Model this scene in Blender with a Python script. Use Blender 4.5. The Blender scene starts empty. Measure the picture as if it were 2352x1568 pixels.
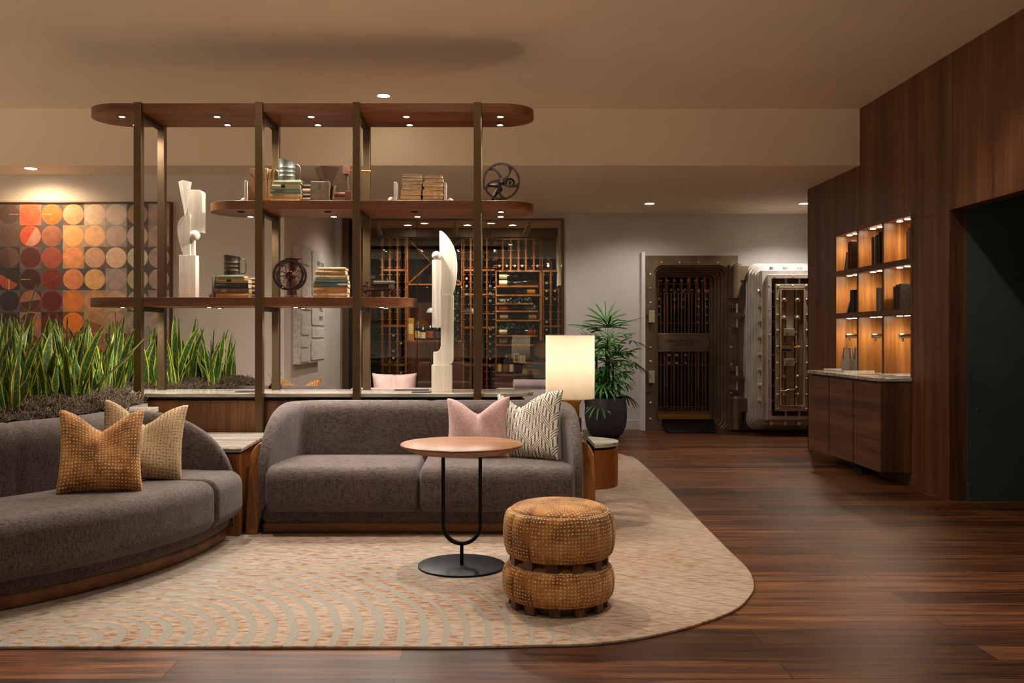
import bpy, bmesh, math, random
from mathutils import Vector, Matrix
random.seed(7)
C = bpy.context.scene.collection
SC = bpy.context.scene
PI = math.pi
# ------------------------------------------------------------------ camera, world, exposure
F_PX, PX0, PY0, EYE = 2100.0, 1128.0, 769.0, 1.25
cam = bpy.data.cameras.new('camera'); camo = bpy.data.objects.new('camera', cam); C.objects.link(camo)
cam.sensor_fit = 'HORIZONTAL'; cam.sensor_width = 36.0; cam.lens = 36.0 * F_PX / 2352.0
cam.shift_x = (1176.0 - PX0) / 2352.0; cam.shift_y = -(784.0 - PY0) / 2352.0
cam.clip_start = 0.05; cam.clip_end = 200
camo.location = (0, 0, EYE); camo.rotation_euler = (PI / 2, 0, 0)
SC.camera = camo
w = bpy.data.worlds.new('world'); SC.world = w; w.use_nodes = True
# the rest of the lit hall: brighter below the horizon (lit floors and seats), dimmer above
_bg = w.node_tree.nodes['Background']; _bg.inputs[0].default_value = (1.0, 0.81, 0.62, 1)
_tc = w.node_tree.nodes.new('ShaderNodeTexCoord'); _sx = w.node_tree.nodes.new('ShaderNodeSeparateXYZ'); _mr = w.node_tree.nodes.new('ShaderNodeMapRange')
w.node_tree.links.new(_tc.outputs['Generated'], _sx.inputs[0]); w.node_tree.links.new(_sx.outputs[2], _mr.inputs[0])
_mr.inputs[1].default_value = -.2; _mr.inputs[2].default_value = .0; _mr.inputs[3].default_value = .72; _mr.inputs[4].default_value = .07
w.node_tree.links.new(_mr.outputs[0], _bg.inputs[1])
SC.view_settings.view_transform = 'Standard'; SC.view_settings.look = 'None'
SC.view_settings.exposure = 1.0; SC.view_settings.gamma = 1.0
SC.view_settings.use_curve_mapping = False
SC.cycles.max_bounces = 8; SC.cycles.diffuse_bounces = 4; SC.cycles.glossy_bounces = 4
SC.cycles.transparent_max_bounces = 12; SC.cycles.sample_clamp_indirect = 4.0
SC.cycles.caustics_reflective = False; SC.cycles.caustics_refractive = False

def P(px, py, Y):
    """the point of the room seen at a pixel, at depth Y"""
    return Vector(((px - PX0) / F_PX * Y, Y, EYE - (py - PY0) / F_PX * Y))
def X(px, Y): return (px - PX0) / F_PX * Y
def Z(py, Y): return EYE - (py - PY0) / F_PX * Y

CEIL, SOFF, YB = 3.377, 2.844, 8.605      # upper ceiling, soffit, bulkhead depth
WARM = (1.0, 0.86, 0.71); COOLW = (1.0, 0.92, 0.83)

# ------------------------------------------------------------------ materials
def lin(r, g, b):
    f = lambda c: (c / 255 / 12.92) if c / 255 <= 0.04045 else ((c / 255 + 0.055) / 1.055) ** 2.4
    return (f(r), f(g), f(b), 1)
class G:
    def __init__(s, name, rough=0.5, metal=0.0, spec=0.5):
        s.m = bpy.data.materials.new(name); s.m.use_nodes = True
        s.t = s.m.node_tree; s.b = s.t.nodes['Principled BSDF']
        s.b.inputs['Roughness'].default_value = rough; s.b.inputs['Metallic'].default_value = metal
        s.b.inputs['Specular IOR Level'].default_value = spec
    def n(s, typ, **kw):
        nd = s.t.nodes.new(typ)
        for k, v in kw.items():
            if k.startswith('_'): setattr(nd, k[1:], v)
            else:
                k2 = int(k[1:]) if k[0] == 'i' and k[1:].isdigit() else k.replace('__', ' ')
                s.put(nd.inputs[k2], v)
        return nd
    def put(s, sock, v):
        if isinstance(v, bpy.types.NodeSocket): s.t.links.new(v, sock)
        elif v is not None: sock.default_value = v
    def math(s, op, a, b=0.0, c=0.0):
        nd = s.n('ShaderNodeMath', _operation=op); s.put(nd.inputs[0], a); s.put(nd.inputs[1], b)
        if op in ('MULTIPLY_ADD', 'SMOOTH_MIN', 'WRAP'): s.put(nd.inputs[2], c)
        return nd.outputs[0]
    def obj(s, scale=(1, 1, 1), rot=(0, 0, 0), src='Object', loc=(0, 0, 0)):
        tc = s.n('ShaderNodeTexCoord'); mp = s.n('ShaderNodeMapping')
        s.t.links.new(tc.outputs[src], mp.inputs[0])
        mp.inputs['Scale'].default_value = scale; mp.inputs['Rotation'].default_value = rot; mp.inputs['Location'].default_value = loc
        return mp.outputs[0]
    def xyz(s, v):
        nd = s.n('ShaderNodeSeparateXYZ'); s.t.links.new(v, nd.inputs[0]); return nd.outputs
    def noise(s, v, scale=5, detail=4, rough=0.5, dist=0.0):
        nd = s.n('ShaderNodeTexNoise', Scale=scale, Detail=detail, Roughness=rough, Distortion=dist)
        s.put(nd.inputs['Vector'], v); return nd.outputs['Fac']
    def ramp(s, fac, stops):
        nd = s.n('ShaderNodeValToRGB'); s.put(nd.inputs[0], fac); e = nd.color_ramp.elements
        while len(e) < len(stops): e.new(0.5)
        for i, (p, c) in enumerate(stops): e[i].position = p; e[i].color = c
        return nd.outputs[0]
    def mix(s, fac, a, b, mode='MIX'):
        nd = s.n('ShaderNodeMix', _data_type='RGBA', _blend_type=mode)
        s.put(nd.inputs[0], fac); s.put(nd.inputs[6], a); s.put(nd.inputs[7], b); return nd.outputs[2]
    def col(s, c): s.put(s.b.inputs['Base Color'], c)
    def bump(s, h, strength=0.2, dist=0.01):
        nd = s.n('ShaderNodeBump', Strength=strength, Distance=dist); s.put(nd.inputs['Height'], h)
        s.t.links.new(nd.outputs[0], s.b.inputs['Normal'])
    def step(s, v, lo, hi):
        nd = s.n('ShaderNodeMapRange', _interpolation_type='SMOOTHSTEP'); s.put(nd.inputs[0], v)
        s.put(nd.inputs[1], lo); s.put(nd.inputs[2], hi); return nd.outputs[0]

def wood(name, dark, mid, light, axis='z', k=1.0, rough=0.38, fig=0.6):
    """walnut veneer: grain running along one axis with broad figure"""
    g = G(name, rough)
    st = {'x': (0.9, 16, 16), 'y': (16, 0.9, 16), 'z': (16, 16, 0.9)}[axis]
    v = g.obj(tuple(a * k for a in st))
    broad = g.noise(v, 0.55, 3, 0.55, fig)
    fine = g.noise(v, 5.0, 5, 0.6, 0.3)
    ds = lambda c: (c[0] * .94, c[1] * 1.15, c[2] * 1.06, 1)
    if 'pale' not in name: dark, mid, light = ds(dark), ds(mid), ds(light)
    f = g.math('ADD', g.math('MULTIPLY', broad, 0.68), g.math('MULTIPLY', fine, 0.32))
    c = g.ramp(f, [(0.36, dark), (0.5, mid), (0.64, light)])
    g.col(c); g.bump(fine, 0.06, 0.004)
    return g.m
def plain(name, c, rough=0.6, metal=0.0, var=0.08, scale=12.0, spec=0.5, bump=0.0):
    g = G(name, rough, metal, spec); n = g.noise(g.obj(), scale, 4)
    d = tuple(x * (1 - var * 2.2) for x in c[:3]) + (1,); l = tuple(min(1, x * (1 + var * 2.2)) for x in c[:3]) + (1,)
    g.col(g.ramp(n, [(0.3, d), (0.7, l)]))
    if bump: g.bump(n, bump, 0.003)
    return g.m
_cm = {}
def cm(c, rough=0.65, metal=0.0, name=None):
    k = (c, rough, metal)
    if k not in _cm: _cm[k] = plain(name or 'tint_%d_%d_%d' % c, lin(*c), rough, metal, 0.10, 30)
    return _cm[k]
def emit(name, c, s):
    g = G(name); g.b.inputs['Emission Color'].default_value = c + (1,); g.b.inputs['Emission Strength'].default_value = s
    g.b.inputs['Base Color'].default_value = (0.8, 0.8, 0.8, 1); return g.m
def cloth(name, dark, light, scale=900, rough=0.95, bump=0.35, warp=0.5):
    """tweed weave from two crossed stretched noises"""
    g = G(name, rough, 0, 0.2); 
    a = g.noise(g.obj((1, 1, .12)), scale * .28, 2, .6); b = g.noise(g.obj((.12, .35, 1)), scale * .28, 2, .6)
    big = g.noise(g.obj(), 7, 3)
    f = g.math('ADD', g.math('MULTIPLY', a, .5), g.math('MULTIPLY', b, .5))
    f2 = g.math('ADD', f, g.math('MULTIPLY', g.math('SUBTRACT', big, .5), .12))
    g.col(g.ramp(f2, [(0.38, dark), (0.62, light)])); g.bump(f, bump, 0.002)
    g.b.inputs['Sheen Weight'].default_value = 0.12; g.b.inputs['Sheen Roughness'].default_value = 0.6
    return g.m
WAL = (lin(46, 24, 12), lin(92, 51, 26), lin(132, 78, 42))
M = {}
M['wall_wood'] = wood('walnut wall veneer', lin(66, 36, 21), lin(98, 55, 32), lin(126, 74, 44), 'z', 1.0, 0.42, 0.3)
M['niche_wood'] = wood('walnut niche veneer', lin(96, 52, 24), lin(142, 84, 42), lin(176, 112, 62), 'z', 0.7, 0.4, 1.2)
M['cab_front'] = wood('walnut cabinet front, horizontal', lin(66, 37, 26), lin(98, 57, 40), lin(124, 75, 54), 'y', 1.1, 0.45, 0.7)
M['cab_side'] = wood('walnut cabinet side', lin(48, 26, 16), lin(80, 45, 28), lin(104, 62, 40), 'z', 0.8, 0.45, 1.0)
M['shelf_wood'] = wood('walnut shelf', lin(84, 42, 20), lin(122, 66, 34), lin(152, 90, 50), 'x', 1.0, 0.4, 0.5)
M['panel_wood'] = wood('walnut console panel', lin(54, 27, 12), lin(98, 54, 26), lin(136, 82, 44), 'z', 0.9, 0.42, 0.6)
M['frame_wood'] = wood('walnut sofa frame', lin(92, 44, 18), lin(132, 70, 30), lin(158, 90, 44), 'z', 0.8, 0.32, 0.5)
M['plinth_wood'] = wood('walnut sofa plinth', lin(80, 42, 20), lin(116, 64, 32), lin(140, 82, 44), 'x', 0.9, 0.38, 0.4)
M['table_wood'] = wood('walnut table top', lin(104, 56, 28), lin(146, 84, 44), lin(168, 102, 58), 'x', 1.0, 0.42, 0.4)
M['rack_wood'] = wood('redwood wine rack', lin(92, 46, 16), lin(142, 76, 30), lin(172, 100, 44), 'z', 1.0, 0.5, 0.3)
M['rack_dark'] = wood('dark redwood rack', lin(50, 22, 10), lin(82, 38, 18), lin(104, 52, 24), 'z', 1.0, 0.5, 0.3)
M['foot_wood'] = wood('walnut stool block', lin(58, 30, 18), lin(92, 50, 30), lin(118, 68, 42), 'y', 2, 0.45, 0.4)
M['pale_wood'] = wood('bleached pale wood', lin(196, 184, 166), lin(218, 207, 190), lin(232, 224, 210), 'z', 1.2, 0.6, 0.4)
M['ceiling'] = plain('painted ceiling', lin(236, 218, 192), 0.9, 0, 0.015, 1.5)
M['wall'] = plain('painted plaster wall', lin(214, 202, 186), 0.9, 0, 0.02, 2.0)
M['wall_mauve'] = plain('painted plaster wall, cool white', lin(204, 196, 192), 0.9, 0, 0.02, 2.0)
M['green'] = plain('dark green paint', lin(48, 62, 58), 0.7, 0, 0.05, 3)
M['black'] = plain('black recess', lin(14, 12, 11), 0.8, 0, 0.1, 4)
M['bronze'] = plain('brushed bronze', lin(104, 84, 60), 0.38, 0.85, 0.05, 60)
M['dark_bronze'] = plain('dark bronze', lin(60, 48, 36), 0.45, 0.7, 0.08, 20)
M['brass'] = plain('aged brass', lin(196, 140, 64), 0.3, 0.6, 0.06, 12)
M['blackmetal'] = plain('black powder coated steel', lin(10, 11, 11), 0.45, 0.6, 0.15, 40)
M['steel'] = plain('brushed steel', lin(206, 198, 188), 0.36, 0.5, 0.08, 6)
M['steel_dark'] = plain('vault frame steel', lin(110, 92, 72), 0.42, 0.62, 0.12, 5)
M['steel_bronze'] = plain('bronze tinted bars', lin(132, 104, 76), 0.4, 0.8, 0.1, 20)
M['bolt_cream'] = plain('satin nickel', lin(196, 184, 160), 0.35, 0.55, 0.08, 12)
M['iron'] = plain('old cast iron', lin(52, 40, 34), 0.5, 0.6, 0.2, 50, bump=0.3)
M['iron_red'] = plain('red painted cast iron', lin(66, 26, 17), 0.5, 0.3, 0.2, 40, bump=0.3)
M['tin_dark'] = plain('dark tarnished tin', lin(74, 68, 58), 0.42, 0.8, 0.15, 25)
M['tin'] = plain('galvanised tin', lin(128, 130, 124), 0.42, 0.85, 0.12, 25)
M['chrome'] = plain('polished chrome', lin(225, 225, 228), 0.12, 1.0, 0.02, 4)
M['pot'] = plain('charcoal ceramic pot', lin(58, 56, 58), 0.42, 0, 0.08, 5)
M['soil'] = plain('dark soil', lin(40, 30, 22), 0.95, 0, 0.3, 60, bump=0.8)
M['mirror_ring'] = plain('white light trim', lin(200, 196, 188), 0.5, 0, 0.02, 5)
M['sofa'] = cloth('grey brown tweed upholstery', lin(48, 41, 39), lin(108, 95, 90))
M['pinkcloth'] = cloth('dusty pink linen', lin(160, 124, 120), lin(202, 168, 162), 1200, .95, .2)
M['velvet_pink'] = plain('pale pink velvet', lin(206, 178, 170), 0.8, 0, 0.08, 8)
M['lavender'] = plain('grey lavender velvet', lin(172, 156, 158), 0.8, 0, 0.06, 6)
M['paper'] = plain('old book pages', lin(220, 194, 152), 0.9, 0, 0.12, 90)
M['bottle'] = plain('dark wine bottle glass', lin(14, 18, 14), 0.12, 0, 0.1, 4, 0.7)
M['label'] = plain('cream wine label', lin(222, 206, 170), 0.7, 0, 0.08, 40)
M['foil'] = plain('silver bottle capsule', lin(170, 160, 140), 0.35, 0.6, 0.1, 40)
M['barrel'] = wood('oak barrel stave', lin(112, 74, 40), lin(150, 104, 60), lin(178, 130, 80), 'z', 1.5, 0.6, 0.3)
M['hoop'] = plain('galvanised barrel hoop', lin(110, 118, 112), 0.35, 0.9, 0.1, 10)
M['lens'] = emit('lit lamp lens', (1.0, 0.86, 0.66), 26)
M['lens_puck'] = emit('lit puck lens', (1.0, 0.88, 0.70), 34)
M['screen_off'] = plain('unlit lens', lin(70, 60, 52), 0.2, 0.5, 0.1, 10)

def marble():
    g = G('veined grey marble', 0.16, 0, 0.5)
    v = g.obj((1.2, 14, 14)); n = g.noise(v, 1.1, 6, .6, .5)
    g.col(g.ramp(n, [(.32, lin(104, 94, 84)), (.47, lin(156, 146, 134)), (.62, lin(186, 178, 166)), (.8, lin(148, 138, 126))]))
    return g.m
M['marble'] = marble()
def floor_mat():
    g = G('walnut stained oak planks', 0.36, 0, 0.24)
    v = g.obj((1, 1, 1), loc=(0.35, .06, 0))
    br = g.n('ShaderNodeTexBrick', _offset=0.37, _offset_frequency=2, Scale=1.0)
    br.inputs['Brick Width'].default_value = 2.3; br.inputs['Row Height'].default_value = 0.188
    br.inputs['Mortar Size'].default_value = 0.003; br.inputs['Mortar Smooth'].default_value = 0.3; br.inputs['Bias'].default_value = 0.0
    br.inputs['Color1'].default_value = (0, 0, 0, 1); br.inputs['Color2'].default_value = (1, 1, 1, 1); br.inputs['Mortar'].default_value = (.5, .5, .5, 1)
    g.put(br.inputs['Vector'], v)
    grain = g.noise(g.obj((1.1, 15, 1)), 1.3, 6, .62, .9)
    fine = g.noise(g.obj((3, 90, 1)), 1.5, 4, .6, .2)
    f = g.math('ADD', g.math('MULTIPLY', grain, .6), g.math('MULTIPLY', fine, .4))
    base = g.ramp(f, [(.38, lin(44, 25, 14)), (.5, lin(92, 56, 32)), (.62, lin(126, 83, 50))])
    tint = g.ramp(br.outputs['Color'], [(0.0, (.42, .37, .38, 1)), (0.5, (.84, .82, .8, 1)), (1.0, (1.35, 1.34, 1.28, 1))])
    c = g.mix(1.0, base, tint, 'MULTIPLY'); c = g.mix(br.outputs['Fac'], c, lin(26, 15, 9))
    g.col(c); g.put(g.b.inputs['Roughness'], g.math('MULTIPLY_ADD', fine, .22, .27))
    g.bump(g.math('SUBTRACT', f, g.math('MULTIPLY', br.outputs['Fac'], 2)), .12, .003)
    return g.m
M['floor'] = floor_mat()
def rug_mat():
    g = G('beige rug with curved grey bands', 0.96, 0, 0.1)
    v = g.obj(); x, y, z = g.xyz(v)
    wob = g.math('MULTIPLY', g.math('SUBTRACT', g.noise(v, 1.4, 2), .5), .10)
    dx = g.math('SUBTRACT', x, -1.74); dy = g.math('SUBTRACT', y, 3.70)
    r = g.math('SQRT', g.math('ADD', g.math('MULTIPLY', dx, dx), g.math('MULTIPLY', dy, dy)))
    f1 = g.math('FRACT', g.math('DIVIDE', g.math('ADD', r, wob), .0885))
    lw = g.step(r, 2.35, 1.2)                                   # bands thin out towards the corner
    half = g.math('MULTIPLY_ADD', lw, .155, .025)
    d1 = g.math('ABSOLUTE', g.math('SUBTRACT', f1, .5))
    edge = g.math('ADD', d1, g.math('MULTIPLY', g.math('SUBTRACT', g.noise(v, 60, 2), .5), .05))
    band1 = g.step(edge, g.math('ADD', half, .05), half)
    q = g.math('ADD', g.math('ADD', g.math('MULTIPLY', x, .66), g.math('MULTIPLY', y, .75)), wob)
    d2 = g.math('ABSOLUTE', g.math('SUBTRACT', g.math('FRACT', g.math('DIVIDE', q, .135)), .5))
    band2 = g.step(g.math('ADD', d2, g.math('MULTIPLY', g.math('SUBTRACT', g.noise(v, 60, 2), .5), .04)), .045, .012)
    sel = g.step(g.math('ADD', x, g.math('MULTIPLY', y, .1)), .75, 1.0)
    band = g.math('MULTIPLY', band1, g.math('SUBTRACT', 1, sel)); hair = g.math('MULTIPLY', g.math('MULTIPLY', band2, sel), .7)
    sp = g.noise(g.obj((9, 24, 1)), 1.6, 5, .62, .4); sp2 = g.noise(g.obj((1, 1, 1)), 1.1, 2)
    spk = g.math('ADD', sp, g.math('MULTIPLY', g.math('SUBTRACT', sp2, .5), .35))
    spk = g.math('ADD', .49, g.math('MULTIPLY', g.math('SUBTRACT', spk, .5), g.math('MULTIPLY_ADD', sel, -.42, 1.0)))
    c = g.ramp(spk, [(.36, lin(172, 157, 143)), (.48, lin(163, 144, 127)), (.57, lin(147, 118, 95)), (.66, lin(124, 91, 69))])
    c = g.mix(band, c, g.ramp(g.noise(v, 90, 2), [(.3, lin(140, 136, 128)), (.7, lin(156, 152, 144))]))
    c = g.mix(hair, c, lin(112, 98, 82))
    g.col(c); h = g.math('SUBTRACT', g.math('MULTIPLY', g.noise(v, 260, 2), .5), g.math('MULTIPLY', band, .8))
    g.bump(h, .45, .006)
    return g.m
M['rug'] = rug_mat()
def dotted(name, n_u, n_v, src='UV'):
    """ochre velvet with rows of small woven pale dashes; worn patches lose them"""
    g = G(name, 0.78, 0, 0.25); v = g.obj((n_u, n_v, 1), src=src)
    v2 = g.n('ShaderNodeVectorMath', _operation='ADD'); nz = g.n('ShaderNodeTexNoise', Scale=.35, Detail=1)
    g.t.links.new(v, nz.inputs['Vector']); g.t.links.new(v, v2.inputs[0]); g.t.links.new(nz.outputs['Color'], v2.inputs[1])
    x, y, z = g.xyz(v2.outputs[0])
    fx = g.math('ABSOLUTE', g.math('SUBTRACT', g.math('FRACT', x), .5)); fy = g.math('ABSOLUTE', g.math('SUBTRACT', g.math('FRACT', y), .5))
    cell = g.n('ShaderNodeTexWhiteNoise', _noise_dimensions='2D')
    fl = g.n('ShaderNodeVectorMath', _operation='FLOOR'); g.t.links.new(v2.outputs[0], fl.inputs[0]); g.t.links.new(fl.outputs[0], cell.inputs['Vector'])
    cr = cell.outputs['Value']
    w_ = g.math('MULTIPLY_ADD', cr, .13, .12)
    d = g.math('MAXIMUM', g.math('DIVIDE', fx, w_), g.math('DIVIDE', fy, .165))
    wear = g.noise(v, .11, 3); 
    m = g.math('MULTIPLY', g.step(d, 1.25, .8), g.step(g.math('ADD', wear, g.math('MULTIPLY', cr, .12)), .36, .52))
    base = g.ramp(g.noise(v, .12, 4, .6), [(.38, lin(112, 68, 28)), (.5, lin(158, 104, 50)), (.64, lin(190, 136, 74))])
    c = g.mix(m, base, lin(226, 206, 170)); g.col(c)
    g.bump(m, .25, .002); g.b.inputs['Sheen Weight'].default_value = .25
    g.b.inputs['Sheen Tint'].default_value = (1, .75, .45, 1)
    return g.m
M['dots'] = dotted('ochre dotted velvet', 1, 1)
def tweedbeige():
    g = G('beige basket weave tweed', 0.95, 0, .1); v = g.obj((24, 24, 1), src='UV')
    nz = g.noise(v, .6, 2); x, y, z = g.xyz(v)
    xx = g.math('ADD', x, g.math('MULTIPLY', nz, .7)); yy = g.math('ADD', y, g.math('MULTIPLY', nz, .7))
    fx = g.math('ABSOLUTE', g.math('SUBTRACT', g.math('FRACT', xx), .5)); fy = g.math('ABSOLUTE', g.math('SUBTRACT', g.math('FRACT', yy), .5))
    br = g.noise(g.obj((60, 60, 1), src='UV'), 1, 2)
    line = g.step(g.math('MINIMUM', fx, fy), .10, .05); m = g.math('MULTIPLY', line, g.step(br, .44, .52))
    base = g.ramp(g.noise(g.obj((170, 170, 1), src='UV'), 1, 2), [(.35, lin(150, 124, 92)), (.65, lin(214, 192, 156))])
    c = g.mix(m, base, lin(78, 52, 34))
    fleck = g.step(g.noise(g.obj((30, 30, 1), src='UV'), 1, 3), .68, .72); c = g.mix(fleck, c, lin(168, 96, 48))
    g.col(c); g.bump(g.math('SUBTRACT', br, m), .3, .003); return g.m
M['tweed'] = tweedbeige()
def zigzag():
    """interlaced bands of parallel grey stripes: slanting groups that turn vertical"""
    g = G('white and grey interlaced stripe weave', 0.95, 0, .1); v = g.obj((6.5, 4.2, 1), src='UV'); x, y, z = g.xyz(v)
    par = g.math('MODULO', g.math('FLOOR', x), 2.0); sgn = g.math('MULTIPLY_ADD', par, 2.0, -1.0); lx = g.math('FRACT', x)
    yy = g.math('ADD', y, g.math('MULTIPLY', sgn, g.math('MULTIPLY', g.math('SUBTRACT', lx, .5), .75)))
    sel = g.math('GREATER_THAN', g.math('FRACT', g.math('ADD', yy, g.math('MULTIPLY', par, .5))), .5)
    diag = g.math('FRACT', g.math('MULTIPLY', yy, 6.0)); vert = g.math('FRACT', g.math('MULTIPLY', lx, 3.0))
    s = g.math('ADD', g.math('MULTIPLY', diag, sel), g.math('MULTIPLY', vert, g.math('SUBTRACT', 1, sel)))
    s = g.math('ADD', s, g.math('MULTIPLY', g.math('SUBTRACT', g.noise(g.obj((130, 130, 1), src='UV'), 1, 2), .5), .3))
    m = g.step(g.math('ABSOLUTE', g.math('SUBTRACT', s, .5)), .26, .16)
    g.col(g.mix(m, lin(226, 220, 206), lin(104, 98, 88))); g.bump(m, .3, .003); return g.m
M['zigzag'] = zigzag()
def leafmat():
    g = G('snake plant leaf', 0.42, 0, .5); v = g.obj(src='UV'); x, y, z = g.xyz(v)
    ed = g.math('ABSOLUTE', g.math('MULTIPLY_ADD', x, 2.0, -1.0))
    wv = g.noise(g.obj((3, 26, 1), src='UV'), 1.2, 4, .6, 1.0)
    c = g.ramp(wv, [(.40, lin(30, 58, 22)), (.52, lin(54, 92, 34)), (.64, lin(96, 136, 56))])
    m = g.step(g.math('ADD', ed, g.math('MULTIPLY', wv, .2)), .76, .9)
    g.col(g.mix(m, c, lin(190, 184, 66))); return g.m
M['leaf'] = leafmat()
M['palm'] = plain('palm leaf green', lin(62, 128, 34), 0.45, 0, 0.3, 3)
M['palm_stem'] = plain('fibrous brown palm cane', lin(70, 52, 34), 0.8, 0, 0.3, 40)
M['moss'] = plain('dry grey moss', lin(96, 80, 62), 0.95, 0, 0.25, 30)
M['ivy'] = plain('ivy leaf', lin(26, 54, 20), 0.5, 0, 0.3, 30)
def glassmat(name, tint, mixv, rough=0.0):
    m = bpy.data.materials.new(name); m.use_nodes = True; t = m.node_tree; t.nodes.clear()
    o = t.nodes.new('ShaderNodeOutputMaterial'); mx = t.nodes.new('ShaderNodeMixShader')
    tr = t.nodes.new('ShaderNodeBsdfTransparent'); gl = t.nodes.new('ShaderNodeBsdfGlossy'); fr = t.nodes.new('ShaderNodeFresnel')
    mm = t.nodes.new('ShaderNodeMath'); mm.operation = 'MULTIPLY'; mm.inputs[1].default_value = mixv
    fr.inputs[0].default_value = 1.5; tr.inputs[0].default_value = tint; gl.inputs['Roughness'].default_value = rough
    t.links.new(fr.outputs[0], mm.inputs[0]); t.links.new(mm.outputs[0], mx.inputs[0]); t.links.new(tr.outputs[0], mx.inputs[1])
    t.links.new(gl.outputs[0], mx.inputs[2]); t.links.new(mx.outputs[0], o.inputs[0]); return m
M['glass'] = glassmat('clear pane', (.80, .80, .76, 1), 1.9)
M['vase_glass'] = glassmat('vase glass', (.86, .86, .86, 1), 2.6, .05)
def cupmat(nm, k):
    m = glassmat(nm, (.93, .93, .93, 1), 2.2, .12); t = m.node_tree; o = [n for n in t.nodes if n.type == 'OUTPUT_MATERIAL'][0]
    s = o.inputs[0].links[0].from_socket; d = t.nodes.new('ShaderNodeBsdfDiffuse'); d.inputs[0].default_value = (.85, .84, .8, 1)
    mx = t.nodes.new('ShaderNodeMixShader'); mx.inputs[0].default_value = k; t.links.new(s, mx.inputs[1]); t.links.new(d.outputs[0], mx.inputs[2]); t.links.new(mx.outputs[0], o.inputs[0]); return m
M['cup'] = cupmat('clear plastic cup', .10); M['cup_rim'] = cupmat('clear plastic rim', .38)
def shademat():
    m = bpy.data.materials.new('linen lamp shade'); m.use_nodes = True; t = m.node_tree; b = t.nodes['Principled BSDF']
    o = [n for n in t.nodes if n.type == 'OUTPUT_MATERIAL'][0]
    b.inputs['Base Color'].default_value = lin(240, 226, 200); b.inputs['Roughness'].default_value = .9
    tl = t.nodes.new('ShaderNodeBsdfTranslucent'); tl.inputs[0].default_value = lin(252, 246, 236)
    n = t.nodes.new('ShaderNodeTexNoise'); n.inputs['Scale'].default_value = 140; r = t.nodes.new('ShaderNodeValToRGB')
    r.color_ramp.elements[0].color = lin(248, 240, 226); r.color_ramp.elements[1].color = lin(254, 249, 240)
    t.links.new(n.outputs[0], r.inputs[0]); t.links.new(r.outputs[0], tl.inputs[0])
    mx = t.nodes.new('ShaderNodeMixShader'); mx.inputs[0].default_value = .55
    t.links.new(b.outputs[0], mx.inputs[1]); t.links.new(tl.outputs[0], mx.inputs[2]); t.links.new(mx.outputs[0], o.inputs[0]); return m
M['shade'] = shademat()

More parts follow.
